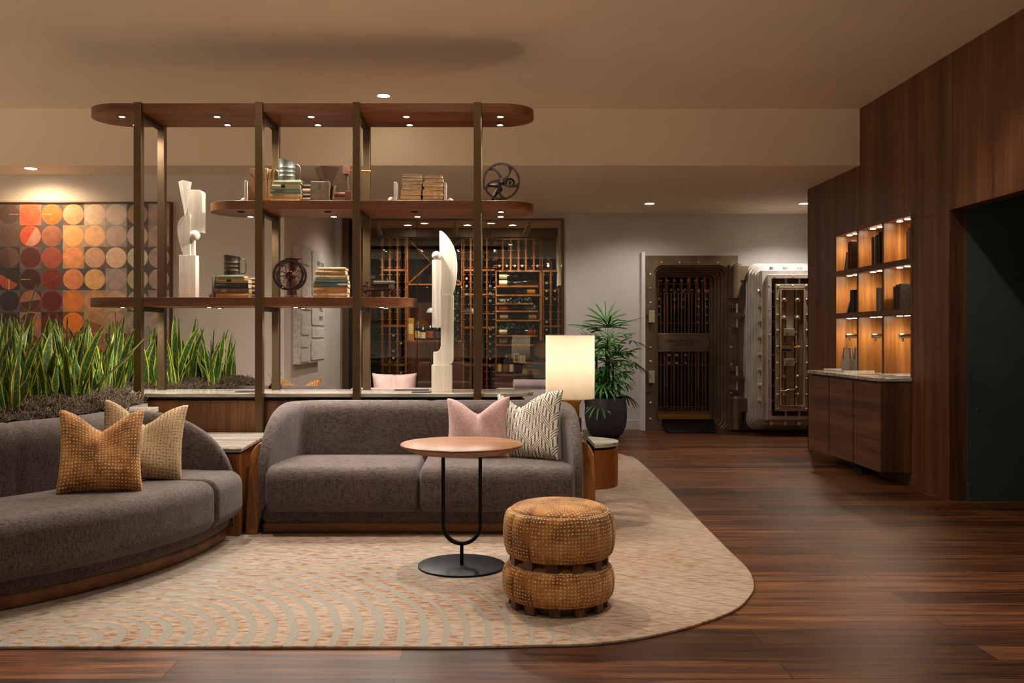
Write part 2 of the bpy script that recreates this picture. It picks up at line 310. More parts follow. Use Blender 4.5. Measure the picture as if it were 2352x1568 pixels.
# ------------------------------------------------------------------ mesh building
LOC = {}
class MB:
    def __init__(s): s.v = []; s.f = []; s.uv = {}; s.mi = {}
    def add(s, vs, fs, uvs=None, mi=0):
        o = len(s.v); s.v += [tuple(p) for p in vs]
        for i, f in enumerate(fs):
            if uvs: s.uv[len(s.f)] = [uvs[j] for j in f]
            if mi: s.mi[len(s.f)] = mi
            s.f.append(tuple(j + o for j in f))
        return s
    def box(s, x0, x1, y0, y1, z0, z1, mi=0):
        v = [(x, y, z) for z in (z0, z1) for y in (y0, y1) for x in (x0, x1)]
        return s.add(v, [(0, 2, 3, 1), (4, 5, 7, 6), (0, 1, 5, 4), (2, 6, 7, 3), (0, 4, 6, 2), (1, 3, 7, 5)], None, mi)
    def prism(s, poly, a0, a1, axis='z', mi=0):
        """extrude a polygon; axis z: (x,y); y: (x,z); x: (y,z)"""
        n = len(poly)
        put = {'z': lambda p, a: (p[0], p[1], a), 'y': lambda p, a: (p[0], a, p[1]), 'x': lambda p, a: (a, p[0], p[1])}[axis]
        v = [put(p, a0) for p in poly] + [put(p, a1) for p in poly]
        fs = [tuple(range(n))[::-1], tuple(range(n, 2 * n))] + [(i, (i + 1) % n, n + (i + 1) % n, n + i) for i in range(n)]
        return s.add(v, fs, None, mi)
    def cyl(s, p0, p1, r0, r1=None, n=24, mi=0):
        r1 = r0 if r1 is None else r1; p0 = Vector(p0); p1 = Vector(p1); d = (p1 - p0).normalized()
        a = d.orthogonal().normalized(); b = d.cross(a)
        v = [p + (a * math.cos(2 * PI * i / n) + b * math.sin(2 * PI * i / n)) * r for p, r in ((p0, r0), (p1, r1)) for i in range(n)]
        fs = [tuple(range(n))[::-1], tuple(range(n, 2 * n))] + [(i, (i + 1) % n, n + (i + 1) % n, n + i) for i in range(n)]
        return s.add(v, fs, None, mi)
    def tube(s, pts, r, n=8, mi=0, closed=False):
        pts = [Vector(p) for p in pts]; k = len(pts); rs = r if isinstance(r, (list, tuple)) else [r] * k
        v = []; prev = None
        for i, p in enumerate(pts):
            d = (pts[(i + 1) % k] - pts[i - 1]) if closed else (pts[min(i + 1, k - 1)] - pts[max(i - 1, 0)])
            d.normalize()
            a = d.orthogonal().normalized() if prev is None else (prev - d * prev.dot(d)).normalized()
            prev = a; b = d.cross(a)
            v += [p + (a * math.cos(2 * PI * j / n) + b * math.sin(2 * PI * j / n)) * rs[i] for j in range(n)]
        fs = []
        for i in range(k if closed else k - 1):
            i2 = (i + 1) % k
            fs += [(i * n + j, i * n + (j + 1) % n, i2 * n + (j + 1) % n, i2 * n + j) for j in range(n)]
        if not closed: fs += [tuple(range(n))[::-1], tuple(range((k - 1) * n, k * n))]
        return s.add(v, fs, None, mi)
    def lathe(s, prof, c=(0, 0, 0), n=48, axis='z', uvk=None, mi=0, mod=None):
        """prof: (r, h) pairs"""
        c = Vector(c); k = len(prof); v = []; uvs = [] if uvk else None; arc = 0
        for i, (r, h) in enumerate(prof):
            if i: arc += math.hypot(r - prof[i - 1][0], h - prof[i - 1][1])
            for j in range(n):
                t = 2 * PI * j / n; rr = r * (mod(t, i / (k - 1)) if mod else 1)
                x, y = rr * math.cos(t), rr * math.sin(t)
                v.append(c + Vector({'z': (x, y, h), 'y': (x, h, y), 'x': (h, x, y)}[axis]))
        fs = []; fu = []
        o = len(s.v); s.v += [tuple(p) for p in v]; arc = 0
        for i in range(k - 1):
            da = math.hypot(prof[i + 1][0] - prof[i][0], prof[i + 1][1] - prof[i][1])
            for j in range(n):
                f = (i * n + j, i * n + (j + 1) % n, (i + 1) * n + (j + 1) % n, (i + 1) * n + j)
                if uvk: s.uv[len(s.f)] = [(j * uvk[0] / n, arc * uvk[1]), ((j + 1) * uvk[0] / n, arc * uvk[1]), ((j + 1) * uvk[0] / n, (arc + da) * uvk[1]), (j * uvk[0] / n, (arc + da) * uvk[1])]
                if mi: s.mi[len(s.f)] = mi
                s.f.append(tuple(q + o for q in f))
            arc += da
        for e, rng in ((0, range(n)), (k - 1, range((k - 1) * n, k * n))):
            if prof[e][0] > 1e-4 and prof[0] != prof[-1]:
                if mi: s.mi[len(s.f)] = mi
                s.f.append(tuple(q + o for q in (list(rng)[::-1] if e == 0 else rng)))
        return s
    def ball(s, c, r, n=20, sq=(1, 1, 1), mi=0):
        m = n // 2; prof = [(max(1e-5, math.sin(PI * i / m)), -math.cos(PI * i / m)) for i in range(m + 1)]
        o = len(s.v); s.lathe(prof, (0, 0, 0), n, mi=mi)
        for i in range(o, len(s.v)):
            p = s.v[i]; s.v[i] = (c[0] + p[0] * r * sq[0], c[1] + p[1] * r * sq[1], c[2] + p[2] * r * sq[2])
        return s
    def grid(s, fn, nu, nv, cu=False, cv=False, uvf=None, mi=0):
        mu = nu if cu else nu + 1; mv = nv if cv else nv + 1
        v = [fn(i / nu, j / nv) for i in range(mu) for j in range(mv)]; o = len(s.v); s.v += [tuple(p) for p in v]
        for i in range(nu):
            for j in range(nv):
                q = [(i, j), (i + 1, j), (i + 1, j + 1), (i, j + 1)]
                if uvf: s.uv[len(s.f)] = [uvf(a / nu, b / nv) for a, b in q]
                if mi: s.mi[len(s.f)] = mi
                s.f.append(tuple(o + (a % mu) * mv + (b % mv) for a, b in q))
        return s
    def xf(s, mat, start=0):
        for i in range(start, len(s.v)): s.v[i] = tuple(mat @ Vector(s.v[i]))
        return s
    def build(s, name, mats, parent=None, bevel=0, seg=2, smooth=35, sub=0, world=True, recalc=True):
        me = bpy.data.meshes.new(name); off = Vector((0, 0, 0))
        if parent is not None and world: off = LOC.get(parent.name, off)
        me.from_pydata([tuple(Vector(p) - off) for p in s.v], [], s.f)
        if s.uv:
            l = me.uv_layers.new(name='UVMap')
            for p in me.polygons:
                u = s.uv.get(p.index)
                if u:
                    for a, li in enumerate(p.loop_indices): l.data[li].uv = u[a]
        mats = mats if isinstance(mats, (list, tuple)) else [mats]
        for m in mats: me.materials.append(m)
        for p, i in s.mi.items(): me.polygons[p].material_index = i
        if recalc:
            bm = bmesh.new(); bm.from_mesh(me); bmesh.ops.recalc_face_normals(bm, faces=bm.faces); bm.to_mesh(me); bm.free()
        if smooth:
            me.polygons.foreach_set('use_smooth', [True] * len(me.polygons))
            if smooth < 180: me.set_sharp_from_angle(angle=math.radians(smooth))
        o = bpy.data.objects.new(name, me); C.objects.link(o)
        if parent is not None: o.parent = parent; LOC[o.name] = off
        if bevel:
            b = o.modifiers.new('b', 'BEVEL'); b.width = bevel; b.segments = seg; b.limit_method = 'ANGLE'; b.angle_limit = math.radians(40)
        if sub:
            b = o.modifiers.new('s', 'SUBSURF'); b.levels = sub; b.render_levels = sub
        return o
def thing(name, label, cat, loc=(0, 0, 0), rz=0.0, group=None):
    o = bpy.data.objects.new(name, None); C.objects.link(o); o.empty_display_size = .05
    o.location = loc; o.rotation_euler = (0, 0, rz); LOC[o.name] = Vector(loc)
    o['label'] = label; o['category'] = cat
    if group: o['group'] = group
    return o
def tag(o, label, cat, group=None, kind=None):
    o['label'] = label; o['category'] = cat
    if group: o['group'] = group
    if kind: o['kind'] = kind
    return o
def struct(name, mb, m, **k):
    o = mb.build(name, m, None, **k); o['kind'] = 'structure'; return o
def dup(root, loc=None, rz=None, label=None, group=None):
    def rec(o, par):
        c = o.copy(); C.objects.link(c)
        if par is not None: c.parent = par
        for ch in list(o.children): rec(ch, c)
        return c
    r = rec(root, None)
    if loc is not None: r.location = loc
    if rz is not None: r.rotation_euler = (0, 0, rz)
    if label: r['label'] = label
    if group: r['group'] = group
    return r
def lamp(name, loc, power, angle, blend=.5, col=WARM, aim=None, parent=None, radius=.03):
    l = bpy.data.lights.new(name, 'SPOT'); l.energy = power; l.spot_size = math.radians(angle); l.spot_blend = blend
    l.color = col; l.shadow_soft_size = radius
    o = bpy.data.objects.new(name, l); C.objects.link(o)
    off = LOC.get(parent.name, Vector((0, 0, 0))) if parent else Vector((0, 0, 0))
    o.location = Vector(loc) - off
    if parent: o.parent = parent
    if aim is not None:
        o.rotation_euler = (Vector(aim) - Vector(loc)).to_track_quat('-Z', 'Y').to_euler()
    return o
def point(name, loc, power, col=WARM, radius=.05, parent=None):
    l = bpy.data.lights.new(name, 'POINT'); l.energy = power; l.color = col; l.shadow_soft_size = radius
    o = bpy.data.objects.new(name, l); C.objects.link(o)
    off = LOC.get(parent.name, Vector((0, 0, 0))) if parent else Vector((0, 0, 0))
    o.location = Vector(loc) - off
    if parent: o.parent = parent
    return o
def textmesh(txt, size, depth=.001, align='CENTER'):
    c = bpy.data.curves.new('t', 'FONT'); c.body = txt; c.size = size; c.extrude = depth; c.align_x = align; c.align_y = 'CENTER'
    o = bpy.data.objects.new('t', c); C.objects.link(o); bpy.context.view_layer.update()
    me = bpy.data.meshes.new_from_object(o.evaluated_get(bpy.context.evaluated_depsgraph_get()))
    mb = MB(); mb.v = [tuple(v.co) for v in me.vertices]; mb.f = [tuple(p.vertices) for p in me.polygons]
    bpy.data.objects.remove(o); bpy.data.curves.remove(c); bpy.data.meshes.remove(me)
    return mb
def text_on(txt, size, at, facing='-y', name='lettering', mat=None, parent=None, sx=1.0):
    mb = textmesh(txt, size)
    R = {'-y': Matrix.Rotation(PI / 2, 4, 'X'), '+x': Matrix.Rotation(PI / 2, 4, 'Z') @ Matrix.Rotation(PI / 2, 4, 'X')}[facing]
    mb.xf(Matrix.Translation(Vector(at)) @ R @ Matrix.Scale(sx, 4, (1, 0, 0)))
    return mb.build(name, mat, parent, smooth=0, recalc=False)
def arcpts(cx, cy, r, a0, a1, n, ry=None):
    ry = r if ry is None else ry
    return [(cx + r * math.cos(math.radians(a0 + (a1 - a0) * i / n)), cy + ry * math.sin(math.radians(a0 + (a1 - a0) * i / n))) for i in range(n + 1)]
def rrect(x0, x1, z0, z1, r, n=6):
    return arcpts(x1 - r, z1 - r, r, 0, 90, n) + arcpts(x0 + r, z1 - r, r, 90, 180, n) + arcpts(x0 + r, z0 + r, r, 180, 270, n) + arcpts(x1 - r, z0 + r, r, 270, 360, n)
def ring_prism(mb, outer, inner, a0, a1, axis='y', mi=0):
    """a frame between two outlines with the same number of points"""
    n = len(outer); put = {'z': lambda p, a: (p[0], p[1], a), 'y': lambda p, a: (p[0], a, p[1]), 'x': lambda p, a: (a, p[0], p[1])}[axis]
    v = [put(p, a0) for p in outer] + [put(p, a0) for p in inner] + [put(p, a1) for p in outer] + [put(p, a1) for p in inner]; fs = []
    for i in range(n):
        j = (i + 1) % n
        fs += [(i, j, n + j, n + i), (2 * n + i, 3 * n + i, 3 * n + j, 2 * n + j), (i, 2 * n + i, 2 * n + j, j), (n + i, n + j, 3 * n + j, 3 * n + i)]
    return mb.add(v, fs, None, mi)
# ------------------------------------------------------------------ the room
WX = 3.47; WT = 3.595
struct('floor', MB().box(-7, 8, -2.5, 14.2, -.1, 0), M['floor'], smooth=0)
struct('ceiling', MB().box(-7, WT, -1.5, YB, CEIL, CEIL + .1), M['ceiling'], smooth=0)
struct('ceiling_soffit', MB().box(-8, 7, YB, 12.04, SOFF, CEIL + .1), M['ceiling'], smooth=0)
# picture wall and its return towards the glass wall
struct('wall_back_left', MB().box(-8, -2.06, 9.10, 12.04, 0, SOFF), M['wall'], smooth=0)
# back wall with the glass opening and the vault opening
gx0, gx1, gz1 = X(787, 12.04), X(1296, 12.04), Z(502, 12.04)
vx0, vx1, vz1 = X(1497, 12.04), X(1676, 12.04), 2.2
wb = MB().box(-2.06, gx0, 12.04, 12.16, 0, SOFF).box(gx0, gx1, 12.04, 12.16, gz1, SOFF).box(gx1, vx0, 12.04, 12.16, 0, SOFF)
wb.box(vx0, vx1, 12.04, 12.16, vz1, SOFF).box(vx1, 7, 12.04, 12.16, 0, SOFF)
struct('wall_back', wb, M['wall_mauve'], smooth=0)
struct('wall_vault_side', MB().box(6.9, 7, 10.02, 12.04, 0, SOFF), M['wall_mauve'], smooth=0)
struct('baseboard_back', MB().box(gx1 + .01, X(1470, 12), 12.02, 12.04, 0, .13), M['wall_mauve'], bevel=.003, smooth=0)
struct('trim_1', MB().box(X(1471, 11.95), X(1480, 11.95), 11.86, 12.04, 0, 2.33), M['wall_mauve'], bevel=.01, smooth=0)
# walnut wall (x = WX) with niche opening and doorway
NY0, NY1, NZ0, NZ1 = 7.551, 9.20, .862, 2.2446
DY0, DY1, DZ = 4.3, 6.926, 2.195
ww = MB()
ww.box(WX, WT, NY1, 10.02, 0, SOFF).box(WX, WT, DY1, NY0, 0, SOFF).box(WX, WT, NY0, NY1, NZ1, SOFF).box(WX, WT, NY0, NY1, 0, NZ0 - .0)
ww.box(WX, WT, DY1, YB, SOFF, CEIL).box(WX, WT, DY0, DY1, DZ, CEIL).box(WX, WT, 3.0, DY0, 0, CEIL)
ww.box(WX, 6.9, 10.0, 10.02, 0, SOFF)
struct('wall_right', ww, M['wall_wood'], smooth=0)
gr = MB()
for yj in (6.87, YB):   # panel seams
    gr.box(WX - .0008, WX + .002, yj, yj + .003, DZ if yj < 7 else NZ1, CEIL if yj < 7 else SOFF)
gr.box(WX - .0008, WX + .002, DY1, NY0 - .06, 2.187, 2.19)
struct('trim_2', gr, M['black'], smooth=0)
struct('trim_3', MB().box(WX - .004, WT, DY1 - .012, DY1 - .0005, 0, DZ), M['cab_side'], smooth=0)   # door jamb lining
struct('wall_green', MB().box(WT, 6.0, 6.90, 6.98, .14, 3.2).box(5.9, 6.0, 2.5, 6.9, 0, 3.2), M['green'], smooth=0)
struct('baseboard_green', MB().box(WT, 6.0, 6.885, 6.98, 0, .137), M['green'], smooth=0, bevel=.002)
struct('ceiling_corridor', MB().box(WT, 6.0, 2.5, 6.98, 3.2, 3.25), M['black'], smooth=0)
struct('wall_corridor', MB().box(WT, 6.0, 2.5, 2.6, 0, 3.2), M['green'], smooth=0)
# door pull recessed in the green wall
t = thing('flush_pull', 'small round dark flush pull set in the dark green wall', 'door pull', (X(2247, 6.9), 6.9, Z(941, 6.9)))
MB().lathe([(.001, -.004), (.016, -.004), (.02, -.001), (.02, .0)], t.location, 24, 'y').build('plate', M['green'], t)
MB().lathe([(.001, -.006), (.006, -.006), (.007, -.004)], t.location, 16, 'y').build('stud', M['dark_bronze'], t)

# ------------------------------------------------------------------ walnut niche
t = thing('niche_shelving', 'lit walnut niche shelving of nine compartments above floating cabinet', 'shelving', (WX, NY0, NZ0))
DP = .40; XB = WX + DP
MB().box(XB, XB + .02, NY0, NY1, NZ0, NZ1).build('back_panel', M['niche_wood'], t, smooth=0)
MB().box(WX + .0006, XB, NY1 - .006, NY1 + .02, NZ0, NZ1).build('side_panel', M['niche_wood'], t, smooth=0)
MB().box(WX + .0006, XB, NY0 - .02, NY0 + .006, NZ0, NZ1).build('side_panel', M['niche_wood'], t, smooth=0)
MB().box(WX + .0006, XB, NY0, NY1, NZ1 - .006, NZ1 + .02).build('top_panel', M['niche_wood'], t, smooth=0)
cols = [(8.658 + .016, NY1), (8.097 + .012, 8.658 - .016), (NY0, 8.097 - .012)]
for yc in (8.658, 8.097):
    MB().box(WX, XB, yc - .014, yc + .014, .895, NZ1).build('divider', M['niche_wood'], t, smooth=0)
    MB().box(WX - .002, WX + .004, yc - .014, yc + .014, .895, NZ1).build('divider_edge', M['cab_side'], t, smooth=0)
shz = [(1.836, 1.886), (1.415, 1.466)]
for z0, z1 in shz:
    s_ = MB().box(WX + .004, XB, NY0, NY1, z0, z1).build('shelf', M['niche_wood'], t, smooth=0)
    MB().box(WX - .004, WX + .004, NY0, NY1, z0, z1).build('shelf_edge', M['cab_front'], s_, smooth=0)
fr = MB().box(WX - .006, WX + .002, NY0 - .03, NY0, NZ0, NZ1 + .03).box(WX - .006, WX + .002, NY0, NY1 + .03, NZ1, NZ1 + .03)
fr.build('opening_edge', M['cab_front'], t, smooth=0)
for (ya, yb) in cols:
    for zt in (NZ1 - .006, 1.836, 1.415):
        yc = (ya + yb) / 2
        for yl in (yb - .12, yb - .27):
            q = MB().cyl((WX + .09, yl, zt - .003), (WX + .09, yl, zt), .024, n=20).build('puck_light', M['lens_puck'], t)
        lamp('niche_lamp', (WX + .10, yb - .20, zt - .014), 5.2, 155, .9, (1.0, .76, .5), None, t, .02)

# floating cabinet
CX = 3.207
t = thing('floating_cabinet', 'wall hung walnut cabinet with three doors under the lit niche', 'cabinet', (CX, NY0, .116))
MB().box(CX + .022, WX, 7.536, 9.2, .116, .858).build('body', M['cab_side'], t, smooth=0, bevel=.002)
dy = [7.54, 8.10, 8.68, 9.2]
for i in range(3):
    MB().box(CX, CX + .020, dy[i] + (.0 if i == 0 else .012), dy[i + 1] - .012, .116, .845).build('door', M['cab_front'], t, smooth=0, bevel=.003)
ct = MB().box(CX - .02, XB, 7.525, 9.22, .865, .895).build('countertop', M['marble'], t, smooth=0, bevel=.004)
MB().box(CX + .12, WX, 8.2, 8.4, .0, .116).build('drain_pipe', M['black'], t, smooth=0)
for i, (ya, yb) in enumerate(cols):
    yc = (ya + yb) / 2 + [.05, 0, 0][i]
    pos = ['beside the plastic cups', 'in the middle compartment', 'above the narrow white tray'][i]
    t = thing('tap', 'chrome tap spout reaching out of the walnut back ' + pos, 'tap', (XB, yc, 1.24))
    MB().cyl((XB, yc, 1.24), (WX + .02, yc, 1.24), .021, n=28).build('spout', M['chrome'], t, bevel=.003)
    MB().cyl((WX + .05, yc, 1.222), (WX + .05, yc, 1.195), .010, n=16).build('nozzle', M['chrome'], t)
    MB().cyl((XB - .008, yc, 1.24), (XB, yc, 1.24), .034, n=28).build('collar', M['chrome'], t)
# trays and cup stacks
for (ya, yb, xa, lab) in ((8.64, 9.17, 3.33, 'flat white tray under the stacked plastic cups'), (7.56, 7.95, 3.36, 'flat white tray on the marble below the nearest tap')):
    o = MB()
    o.prism(rrect(xa, xa + .30, ya, yb, .012, 3), .8955, .902, 'z'); ring_prism(o, rrect(xa, xa + .30, ya, yb, .012, 3), rrect(xa + .008, xa + .292, ya + .008, yb - .008, .008, 3), .902, .914, 'z')
    tag(o.build('tray', cm((206, 202, 196), .4), None, smooth=30), lab, 'tray')
for k, (cx, cy) in enumerate(((3.50, 9.0), (3.60, 8.97), (3.565, 9.09))):
    t = thing('cup_tower', ['tall nest of upturned clear plastic cups at the tray edge', 'nest of clear plastic cups partly hidden by the niche divider', 'nest of clear plastic cups at the back of the tray'][k], 'plastic cups', (cx, cy, .9025))
    zt = .9025 + .0075 * 13
    MB().lathe([(.045, zt), (.031, zt + .125), (.028, zt + .128), (.001, zt + .128)], (cx, cy, 0), 28).build('cup', M['cup'], t)
    for j in range(14):
        z0 = .9025 + .0075 * j
        MB().lathe([(.0462, z0), (.0468, z0 + .003), (.0452, z0 + .0058), (.044, z0 + .0058), (.044, z0), (.0462, z0)], (cx, cy, 0), 28).build('cup_rim', M['cup_rim'], t)
# niche books: spines face the aisle, the nearest cover faces the camera
def stand_book(x, y, z, thick, depth, h, col, label, lean=0.0, grp='books in the lit niche'):
    t = thing('book', label, 'book', (x, y, z), 0, grp); c = cm(col)
    o = MB(); b = .003
    o.box(0, depth, -thick, -thick + b, 0, h).box(0, depth, -b, 0, 0, h).box(-.0015, b, -thick, 0, 0, h)
    o.build('cover', c, t, world=False, smooth=0, bevel=.0012)
    MB().box(b, depth - .005, -thick + b, -b, .004, h - .004).build('pages', M['paper'], t, world=False, smooth=0)
    if lean: t.rotation_euler = (lean, 0, 0)
    return t
nb = [  # cell y-start of row (near end) , z, list
    (cols[0], 1.886, [(.03, .25, .28, (92, 66, 44)), (.03, .25, .285, (70, 46, 30)), (.022, .25, .275, (96, 52, 36))], 'top cell by the vault', .33),
    (cols[1], 1.886, [(.03, .24, .30, (70, 48, 34)), (.028, .24, .285, (72, 54, 38)), (.035, .24, .28, (80, 62, 44)), (.03, .24, .275, (180, 150, 110)), (.035, .24, .27, (96, 50, 32)), (.02, .24, .265, (60, 34, 26))], 'top middle cell', 0),
    (cols[2], 1.886, [(.035, .22, .27, (156, 128, 98)), (.03, .22, .245, (150, 92, 56))], 'top cell by the doorway', 0),
    (cols[0], 1.466, [(.03, .24, .225, (44, 42, 36)), (.03, .24, .225, (60, 56, 44)), (.028, .24, .225, (40, 42, 40))], 'second row cell by the vault', .5),
    (cols[1], 1.466, [(.03, .24, .215, (150, 142, 122)), (.035, .24, .215, (120, 126, 128)), (.025, .24, .215, (140, 128, 104))], 'second row middle cell', 0),
    (cols[2], 1.466, [(.03, .26, .225, (84, 86, 86)), (.028, .24, .222, (50, 44, 38)), (.028, .24, .222, (64, 50, 38)), (.03, .24, .215, (48, 40, 34)), (.03, .24, .205, (84, 50, 34))], 'second row cell by the doorway', 0),
]
cname = {(92, 66, 44): 'tan brown', (70, 46, 30): 'dark brown'}
def hue(c):
    r, g_, b = c
    if max(c) < 60: return 'near black'
    if b > r and b > 100: return 'pale blue grey'
    if max(c) - min(c) < 28: return 'grey' if max(c) < 130 else 'pale grey'
    if max(c) > 145: return 'tan'
    if r > g_ * 1.55: return 'reddish brown'
    return 'brown'
ordw = ['nearest the viewer', 'second from the nearest', 'third from the nearest', 'fourth from the nearest', 'fifth from the nearest', 'sixth from the nearest']
for (cy, z, lst, where, leanb) in nb:
    y = cy[0] + (.14 if cy[0] > NY0 + .1 else .12)
    if cy is cols[0]: y = cy[0] + .14
    start = {0: 8.93 if z > 1.8 else 8.87, 1: 8.28, 2: 7.73}[cols.index(cy)]
    y = start
    if where == 'second row middle cell': y = 8.26
    if where == 'second row cell by the doorway': y = 7.85
    if where == 'top cell by the doorway': y = 7.69
    for k, (th, dp, h, c) in enumerate(lst):
        stand_book(WX + .05 + .004 * (k % 2), y + th, z, th, dp, h, c, '%s book in the niche, %s, %s' % (hue(c), where, ordw[k]))
        y += th + .002
    if leanb:
        if z > 1.8:
            stand_book(WX + .06, y + .085, z, .02, .2, .205, (196, 164, 118), 'cream book leaning in the niche, %s' % where, .30)
            stand_book(WX + .06, y + .125, z, .03, .2, .20, (66, 44, 30), 'dark brown book leaning outermost in the niche, %s' % where, .32)
        else:
            stand_book(WX + .06, y + .115, z, .03, .19, .15, (52, 62, 68), 'slate book leaning in the niche, %s' % where, .62)

# ------------------------------------------------------------------ rug
rug_px = [(1050, 1491), (1250, 1487), (1367, 1483), (1484, 1467), (1601, 1439), (1686, 1406), (1719, 1378), (1732, 1350), (1719, 1312), (1672, 1265), (1601, 1193), (1531, 1120), (1463, 1057), (1440, 1049), (1423, 1044)]
rp = [(X(a, 2625 / (b - 769)), 2625 / (b - 769)) for a, b in rug_px]
# smooth the outline
def catmull(pts, n=5):
    out = []
    for i in range(len(pts) - 1):
        p0, p1, p2, p3 = [Vector(pts[max(0, min(len(pts) - 1, j))]) for j in (i - 1, i, i + 1, i + 2)]
        for k in range(n):
            t = k / n; out.append(tuple(.5 * ((2 * p1) + (p2 - p0) * t + (2 * p0 - 5 * p1 + 4 * p2 - p3) * t * t + (3 * p1 - p0 - 3 * p2 + p3) * t ** 3)))
    return out + [tuple(pts[-1])]
ol = [(-6.5, 3.636)] + [(-3 + .3 * i, 3.636) for i in range(9)] + catmull([(-.4, 3.636)] + rp + [(1.25, 9.75), (.95, 9.95), (.5, 10.0)]) + [(-1.9, 10.0), (-1.9, 6.9), (-6.5, 6.9)]
tag(MB().prism(ol, 0, .013, 'z').build('rug', M['rug'], None, smooth=0, bevel=.004), 'large beige rug with curved grey bands on the walnut floor', 'rug')
RG = .0135

# ------------------------------------------------------------------ stacked stools
def stool(base, label, Hc, turn=0.0):
    """Hc: height of the cushion above the block ring"""
    bx, by, bz = base
    t = thing('pouf', label, 'stool', base)
    rb = .212; h0 = .036
    MB().lathe([(rb - .02, 0.006), (rb - .02, h0 + .03)], (bx, by, bz), 48).build('base_ring', M['foot_wood'], t)
    for k in range(12):
        a = 2 * PI * (k + .5) / 12 + turn
        mb = MB().box(-.014, .014, -.026, .026, 0, h0 + .02)
        mb.xf(Matrix.Translation((bx + math.cos(a) * (rb), by + math.sin(a) * (rb), bz)) @ Matrix.Rotation(a, 4, 'Z'))
        mb.build('foot_block', M['foot_wood'], t, smooth=0, bevel=.003)
    # side cushion: channelled band, then a flat domed top panel
    prof = []; n = 18; R = .255
    z0, z1 = h0 + .004, h0 + Hc * .84
    for i in range(n + 1):
        a = -PI / 2 + PI * i / n
        e = abs(math.cos(a)) ** .75
        prof.append((.222 + (R - .222) * e, (z0 + z1) / 2 + (z1 - z0) / 2 * math.sin(a)))
    prof = [(.10, z0 + .004)] + prof
    top = [(.222 * math.cos(PI / 2 * i / 10) ** .8 + .001, z1 + (h0 + Hc - z1) * math.sin(PI / 2 * i / 10)) for i in range(11)]
    def mod(t_, v):
        fr = ((t_ - turn) * 14 / (2 * PI)) % 1; e = min(fr, 1 - fr); k = min(1, 5 * v) * min(1, 6 * (1 - v) + .15)
        return 1 + k * (.014 * math.sin(PI * fr) - .040 * max(0, 1 - e / .07))
    c = MB().lathe(prof, (bx, by, bz), 14 * 20, uvk=(2 * PI * .255 * 62, 62), mod=mod).build('side_cushion', M['dots'], t, smooth=180)
    tp = MB(); nn = 64
    tp.lathe(top, (bx, by, bz), nn)
    for fi, f in enumerate(tp.f): tp.uv[fi] = [((tp.v[j][0]) * 62 * .96 + (tp.v[j][1]) * 30, (tp.v[j][1]) * 55 - tp.v[j][0] * 34) for j in f]
    tp.build('top_cushion', M['dots'], t, smooth=180)
    ca, sa = math.cos, math.sin
    MB().tube([(bx + (.223 * ca(2 * PI * i / 72)), by + .223 * sa(2 * PI * i / 72), bz + z1 + .0005) for i in range(72)], .0022, 6, closed=True).build('piping', M['dots'], t)
    return t
PXc, PYc = .312, 4.21
stool((PXc - .003, PYc, RG), 'lower ochre dotted velvet stool standing on the rug', .185, .12)
stool((PXc, PYc, RG + .2215 - .028), 'upper ochre dotted velvet stool stacked on its twin', .245, .05)

# ------------------------------------------------------------------ side table
tx, ty = -.157, 4.89
t = thing('pedestal_table', 'round walnut table on a black steel hoop stem and disc base', 'table', (tx, ty, RG))
MB().lathe([(.001, .672), (.322, .672), (.327, .668), (.327, .660), (.262, .628), (.001, .628)], (tx, ty, 0), 96).build('table_top', M['table_wood'], t, smooth=40)
pts = [(tx - .099, ty, .63)] + [(tx - .099 * math.cos(a), ty, .235 - .099 * math.sin(a)) for a in [PI * i / 20 for i in range(21)]] + [(tx + .099, ty, .63)]
mb = MB(); o = len(mb.v)
for i, p in enumerate(pts):                                            # flat bar bent into a U
    q = Vector(pts[min(i + 1, len(pts) - 1)]) - Vector(pts[max(i - 1, 0)]); q.normalize(); nrm = Vector((q.z, 0, -q.x))
    for sx, sy in ((-1, -1), (1, -1), (1, 1), (-1, 1)): mb.v.append(tuple(Vector(p) + nrm * .0095 * sx + Vector((0, .0125 * sy, 0))))
for i in range(len(pts) - 1): mb.f += [(4 * i + a, 4 * i + (a + 1) % 4, 4 * i + 4 + (a + 1) % 4, 4 * i + 4 + a) for a in range(4)]
mb.f += [(0, 1, 2, 3), tuple(4 * (len(pts) - 1) + a for a in range(4))]
mb.build('hoop', M['blackmetal'], t, bevel=.002)
MB().box(tx - .0095, tx + .0095, ty - .0125, ty + .0125, RG + .01, .14).build('stem', M['blackmetal'], t, smooth=0, bevel=.002)
MB().lathe([(.001, .012), (.228, .012), (.234, .009), (.234, 0), (.001, 0)], (tx, ty, RG), 80).build('base_plate', M['blackmetal'], t, smooth=40)
MB().lathe([(.001, .005), (.09, .005), (.09, 0)], (tx, ty, .6225), 32).build('mounting_plate', M['blackmetal'], t)
